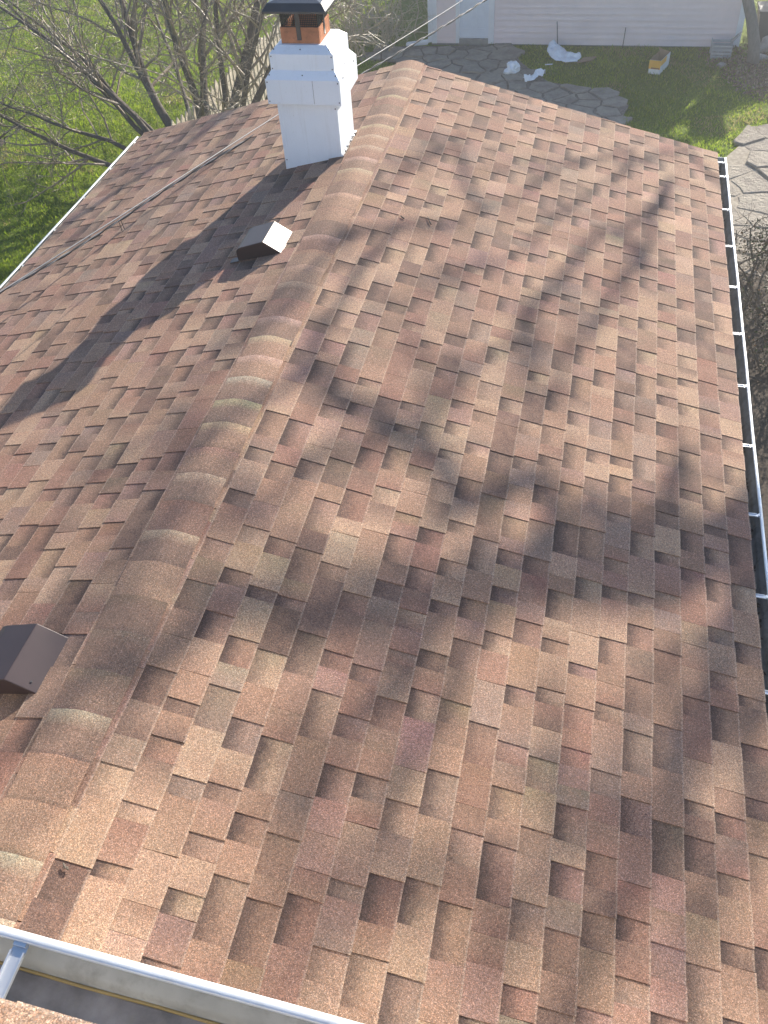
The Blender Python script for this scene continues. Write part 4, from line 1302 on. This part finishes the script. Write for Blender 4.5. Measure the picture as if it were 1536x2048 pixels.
# dense tangle of shrub between fence and garage
def tangle(name, spots, seed, label, mat, hmax, n_st, spec, cat='shrub'):
    r = random.Random(seed)
    t = empty(name, (spots[0][0], spots[0][1], G), label, cat)
    b = MB(); c = MB()
    for (x, y, rad, h) in spots:
        for k in range(n_st):
            a = r.uniform(0, 2 * math.pi); q = rad * math.sqrt(r.random())
            d = (r.gauss(0, 0.55), r.gauss(0, 0.55), 1)
            P = branch_path(r, (x + q * math.cos(a), y + q * math.sin(a), G), d, h * r.uniform(0.7, 1.2), 9, 0.20, 0.02, 0)
            R = taper(r.uniform(0.012, 0.024), 0.006, 9)
            c.tube(P, R, 5, False)
            grow(r, b, P, R, 0, spec)
    c.build('stems', mat, t); b.build('twigs', mat, t)
    return t
tangle('shrub', [(-3.9, 17.6, 0.45, 1.7), (-3.2, 17.9, 0.5, 1.7), (-2.75, 18.3, 0.4, 1.6), (-3.6, 18.8, 0.6, 2.0), (-3.4, 16.9, 0.35, 1.1), (-2.9, 17.3, 0.3, 0.8)], 12, 'tangled bare shrub of pale curly twigs between fence and garage', M['twig_tan'], 1.7, 9,
       [(8, 0.42, 0.7, 3, 0.36, 0.8, 0.0), (5, 0.5, 0.75, 3, 0.46, 0.9, -0.02)])
tangle('shrub', [(-3.6, 21.2, 0.9, 2.6), (-2.6, 21.6, 0.8, 2.6), (-4.6, 21.6, 0.9, 2.6), (-3.2, 22.6, 0.9, 2.8)], 14, 'tall bare shrub further back beside the garage', M['twig'], 2.5, 9,
       [(8, 0.42, 0.6, 3, 0.28, 0.8, 0.0), (5, 0.5, 0.7, 3, 0.35, 0.9, 0.0)])


# ------------------------------------------------------------------ leafy shrub by the right gutter, small reddish shrub at the left edge
def leaf_cloud(name, centers, n, size, tones, parent, seed, flat_=0.6):
    r = np.random.default_rng(seed)
    C = np.array([c[:3] for c in centers]); Rr = np.array([c[3] for c in centers])
    idx = r.integers(0, len(C), n)
    d = r.normal(size=(n, 3)); d /= np.linalg.norm(d, axis=1)[:, None]
    d[:, 2] *= flat_
    P = C[idx] + d * (Rr[idx] * r.random(n) ** 0.4)[:, None]
    a = r.normal(size=(n, 3)); a /= np.linalg.norm(a, axis=1)[:, None]
    bb = np.cross(a, r.normal(size=(n, 3))); bb /= np.linalg.norm(bb, axis=1)[:, None]
    L = size * r.uniform(0.6, 1.3, n)[:, None]
    V = np.stack([P - a * L, P + bb * L * 0.45, P + a * L, P - bb * L * 0.45], 1).reshape(-1, 3)
    me = bpy.data.meshes.new(name)
    me.vertices.add(4 * n); me.vertices.foreach_set('co', V.ravel())
    me.loops.add(4 * n); me.loops.foreach_set('vertex_index', np.arange(4 * n))
    me.polygons.add(n); me.polygons.foreach_set('loop_start', np.arange(0, 4 * n, 4)); me.polygons.foreach_set('loop_total', np.full(n, 4))
    me.update(calc_edges=True)
    T = np.array(tones)[r.integers(0, len(tones), n)] * r.uniform(0.7, 1.25, n)[:, None]
    col = me.color_attributes.new('tone', 'FLOAT_COLOR', 'POINT')
    cc = np.ones((4 * n, 4)); cc[:, :3] = np.repeat(T, 4, 0)
    col.data.foreach_set('color', cc.ravel())
    me.materials.append(M['leaf'])
    return link(name, me, None, parent)
rb = tangle('shrub', [(4.15, 9.0, 0.35, 0.9), (4.35, 8.2, 0.5, 1.2), (4.25, 7.3, 0.5, 1.2), (4.35, 6.5, 0.5, 1.1), (4.95, 8.4, 0.5, 1.2), (5.1, 7.2, 0.6, 1.3)], 40, 'dark twiggy shrub beside the right gutter', M['bark'], 1.2, 8,
            [(6, 0.45, 0.6, 3, 0.28, 0.8, 0.0), (5, 0.5, 0.7, 3, 0.34, 0.9, 0.0)])
leaf_cloud('leaves', [(4.2, 9.0, G + 0.55, 0.45), (4.35, 8.2, G + 0.7, 0.6), (4.25, 7.3, G + 0.7, 0.6), (4.35, 6.5, G + 0.6, 0.6), (4.95, 8.4, G + 0.7, 0.6), (5.1, 7.2, G + 0.8, 0.7)], 5200, 0.022,
           [(0.055, 0.050, 0.030), (0.09, 0.06, 0.035), (0.035, 0.045, 0.022), (0.16, 0.10, 0.06), (0.05, 0.075, 0.02)], rb, 3)
lb = tangle('shrub', [(-9.3, 12.05, 0.15, 1.5), (-9.45, 12.2, 0.2, 1.6)], 41, 'small reddish shrub standing in mulch at the left edge', M['bark'], 1.5, 7,
            [(7, 0.42, 0.6, 3, 0.22, 0.8, 0.04), (5, 0.5, 0.7, 3, 0.3, 0.9, 0.0)])
leaf_cloud('leaves', [(-9.5, 12.1, G + 1.0, 0.6), (-9.5, 12.3, G + 1.4, 0.5)], 900, 0.03, [(0.17, 0.06, 0.03), (0.24, 0.10, 0.05), (0.12, 0.09, 0.04)], lb, 4)
flat('mulch_bed', [(-9.75 + 0.62 * math.cos(a * 0.5236), 12.0 + 0.42 * math.sin(a * 0.5236)) for a in range(12)], G + 0.05, M['mulch'], 'dark mulch ring round the reddish shrub')
# leaf litter at the garage corner
lit_me = leaf_cloud('leaf_litter', [(4.3 + 0.1 * k, 17.2 - 0.28 * k, G + 0.05, 0.75) for k in range(7)] + [(5.3, 16.6, G + 0.05, 0.9), (5.0, 15.6, G + 0.05, 0.7)], 3600, 0.035,
                    [(0.26, 0.19, 0.12), (0.20, 0.14, 0.09), (0.33, 0.27, 0.19), (0.15, 0.10, 0.07)], None, 6, 0.06)
tag(lit_me, 'dry brown leaf litter spread round the leaning trunk', None, None, 'stuff')

# unseen evergreens right of the garage, added to shade the lawn
for k, (ex, ey, eh, er) in enumerate(((5.75, 19.6, 3.7, 0.85), (6.25, 21.7, 4.8, 1.0), (8.2, 20.0, 3.0, 0.9))):
    t_ = empty('evergreen_shrub', (ex, ey, G), ['columnar evergreen shrub nearest the garage corner', 'columnar evergreen shrub in the middle of three', 'columnar evergreen shrub furthest from the garage'][k], 'shrub', 'evergreens right of the garage')
    MB().tube([(ex, ey, G - 0.1), (ex, ey, G + eh * 0.9)], [0.07, 0.01], 8).build('trunk', M['bark'], t_, True)
    leaf_cloud('foliage', [(ex + 0.25 * er * math.cos(q * 2.4), ey + 0.25 * er * math.sin(q * 2.4), G + eh * (0.12 + 0.085 * q), er * (1 - 0.075 * q) * (0.62 if q % 3 else 0.85)) for q in range(10)], 6500, 0.055,
               [(0.030, 0.055, 0.018), (0.045, 0.075, 0.022), (0.022, 0.042, 0.016)], t_, 50 + k, 0.75)

# ------------------------------------------------------------------ grass blades over the lawn in view
def grass():
    r = np.random.default_rng(17)
    def field(n, x0, x1, y0, y1):
        return np.stack([r.uniform(x0, x1, n), r.uniform(y0, y1, n)], 1)
    P = np.concatenate([field(230000, -16.5, -3.2, 6.5, 24), field(60000, -3.2, 6.2, 11.5, 17.55)])
    def inside(poly):
        m = np.zeros(len(P), bool); q = np.array(poly)
        for i in range(len(q)):
            x1, y1 = q[i]; x2, y2 = q[i - 1]
            c = ((y1 > P[:, 1]) != (y2 > P[:, 1])) & (P[:, 0] < (x2 - x1) * (P[:, 1] - y1) / (y2 - y1 + 1e-9) + x1)
            m ^= c
        return m
    keep = ~(inside(R1) | inside(R2)) & ~((np.hypot(P[:, 0] + 9.75, (P[:, 1] - 12) * 1.4) < 0.62)) & ~((P[:, 0] > GX0 - 0.1) & (P[:, 0] < GX1 + 0.1) & (P[:, 1] > GY - 0.1))
    P = P[keep]; n = len(P)
    # clumpiness
    cl = np.sin(P[:, 0] * 5.1 + 1.3 * np.sin(P[:, 1] * 3.7)) * np.sin(P[:, 1] * 4.3 + 1.1 * np.sin(P[:, 0] * 2.9))
    big = np.sin(P[:, 0] * 0.9 + 2.1 * np.sin(P[:, 1] * 0.53)) * np.sin(P[:, 1] * 0.8 + 1.7 * np.sin(P[:, 0] * 0.61))
    big2 = np.sin(P[:, 0] * 1.7 + 1.9 * np.sin(P[:, 1] * 1.1) + 0.7) * np.sin(P[:, 1] * 1.4 + 1.3 * np.sin(P[:, 0] * 1.9))
    h = (0.048 + 0.022 * cl) * r.uniform(0.6, 1.4, n)
    a = r.uniform(0, 2 * np.pi, n)
    w = r.uniform(0.006, 0.012, n)
    z = np.array([ground_z(x, y) for x, y in P]) - 0.004
    base = np.column_stack([P, z])
    side = np.column_stack([np.cos(a), np.sin(a), np.zeros(n)]) * w[:, None]
    lean = np.column_stack([r.normal(0, 0.5, n), r.normal(0, 0.5, n), np.ones(n)]) * h[:, None]
    V = np.stack([base - side, base + side, base + lean + side * 0.25, base + lean * 1.0 - side * 0.25], 1).reshape(-1, 3)
    me = bpy.data.meshes.new('grass')
    me.vertices.add(4 * n); me.vertices.foreach_set('co', V.ravel())
    me.loops.add(4 * n); me.loops.foreach_set('vertex_index', np.arange(4 * n))
    me.polygons.add(n); me.polygons.foreach_set('loop_start', np.arange(0, 4 * n, 4)); me.polygons.foreach_set('loop_total', np.full(n, 4))
    me.update(calc_edges=True)
    tones = np.array([(0.200, 0.290, 0.018), (0.250, 0.345, 0.025), (0.310, 0.380, 0.040), (0.130, 0.200, 0.015), (0.40, 0.38, 0.14)])
    pr = np.array([0.3, 0.3, 0.22, 0.12, 0.06])
    T = tones[r.choice(len(tones), n, p=pr)] * r.uniform(0.75, 1.2, n)[:, None] * (1 + 0.12 * cl)[:, None] * (1 + 0.16 * big)[:, None]
    dry = (big2 > 0.55) & (r.random(n) < 0.45)
    T[dry] = np.array([0.36, 0.31, 0.14]) * r.uniform(0.7, 1.2, dry.sum())[:, None]
    cc = np.ones((n, 4, 4)); cc[:, :, :3] = T[:, None, :]
    col = me.color_attributes.new('tone', 'FLOAT_COLOR', 'POINT')
    col.data.foreach_set('color', cc.ravel())
    me.materials.append(M['blade'])
    o = link('grass', me)
    tag(o, 'short green grass blades over the lawn', None, None, 'stuff')
grass()

# ------------------------------------------------------------------ volume added to imitate lens glare: thin haze
hz = MB().box(-450, 450, -450, 550, G - 1.0, 12.5).build('haze')
hz['kind'] = 'stuff'
hz['label'] = 'thin bright haze in the backlit air'
hm = bpy.data.materials.new('haze_air'); hm.use_nodes = True
hn = hm.node_tree.nodes; hn.clear()
ho = hn.new('ShaderNodeOutputMaterial'); hv = hn.new('ShaderNodeVolumePrincipled')
hv.inputs['Color'].default_value = (0.93, 0.96, 1.0, 1)
hv.inputs['Density'].default_value = 0.0054
hv.inputs['Anisotropy'].default_value = 0.72
hm.node_tree.links.new(hv.outputs[0], ho.inputs['Volume'])
hz.data.materials.append(hm)
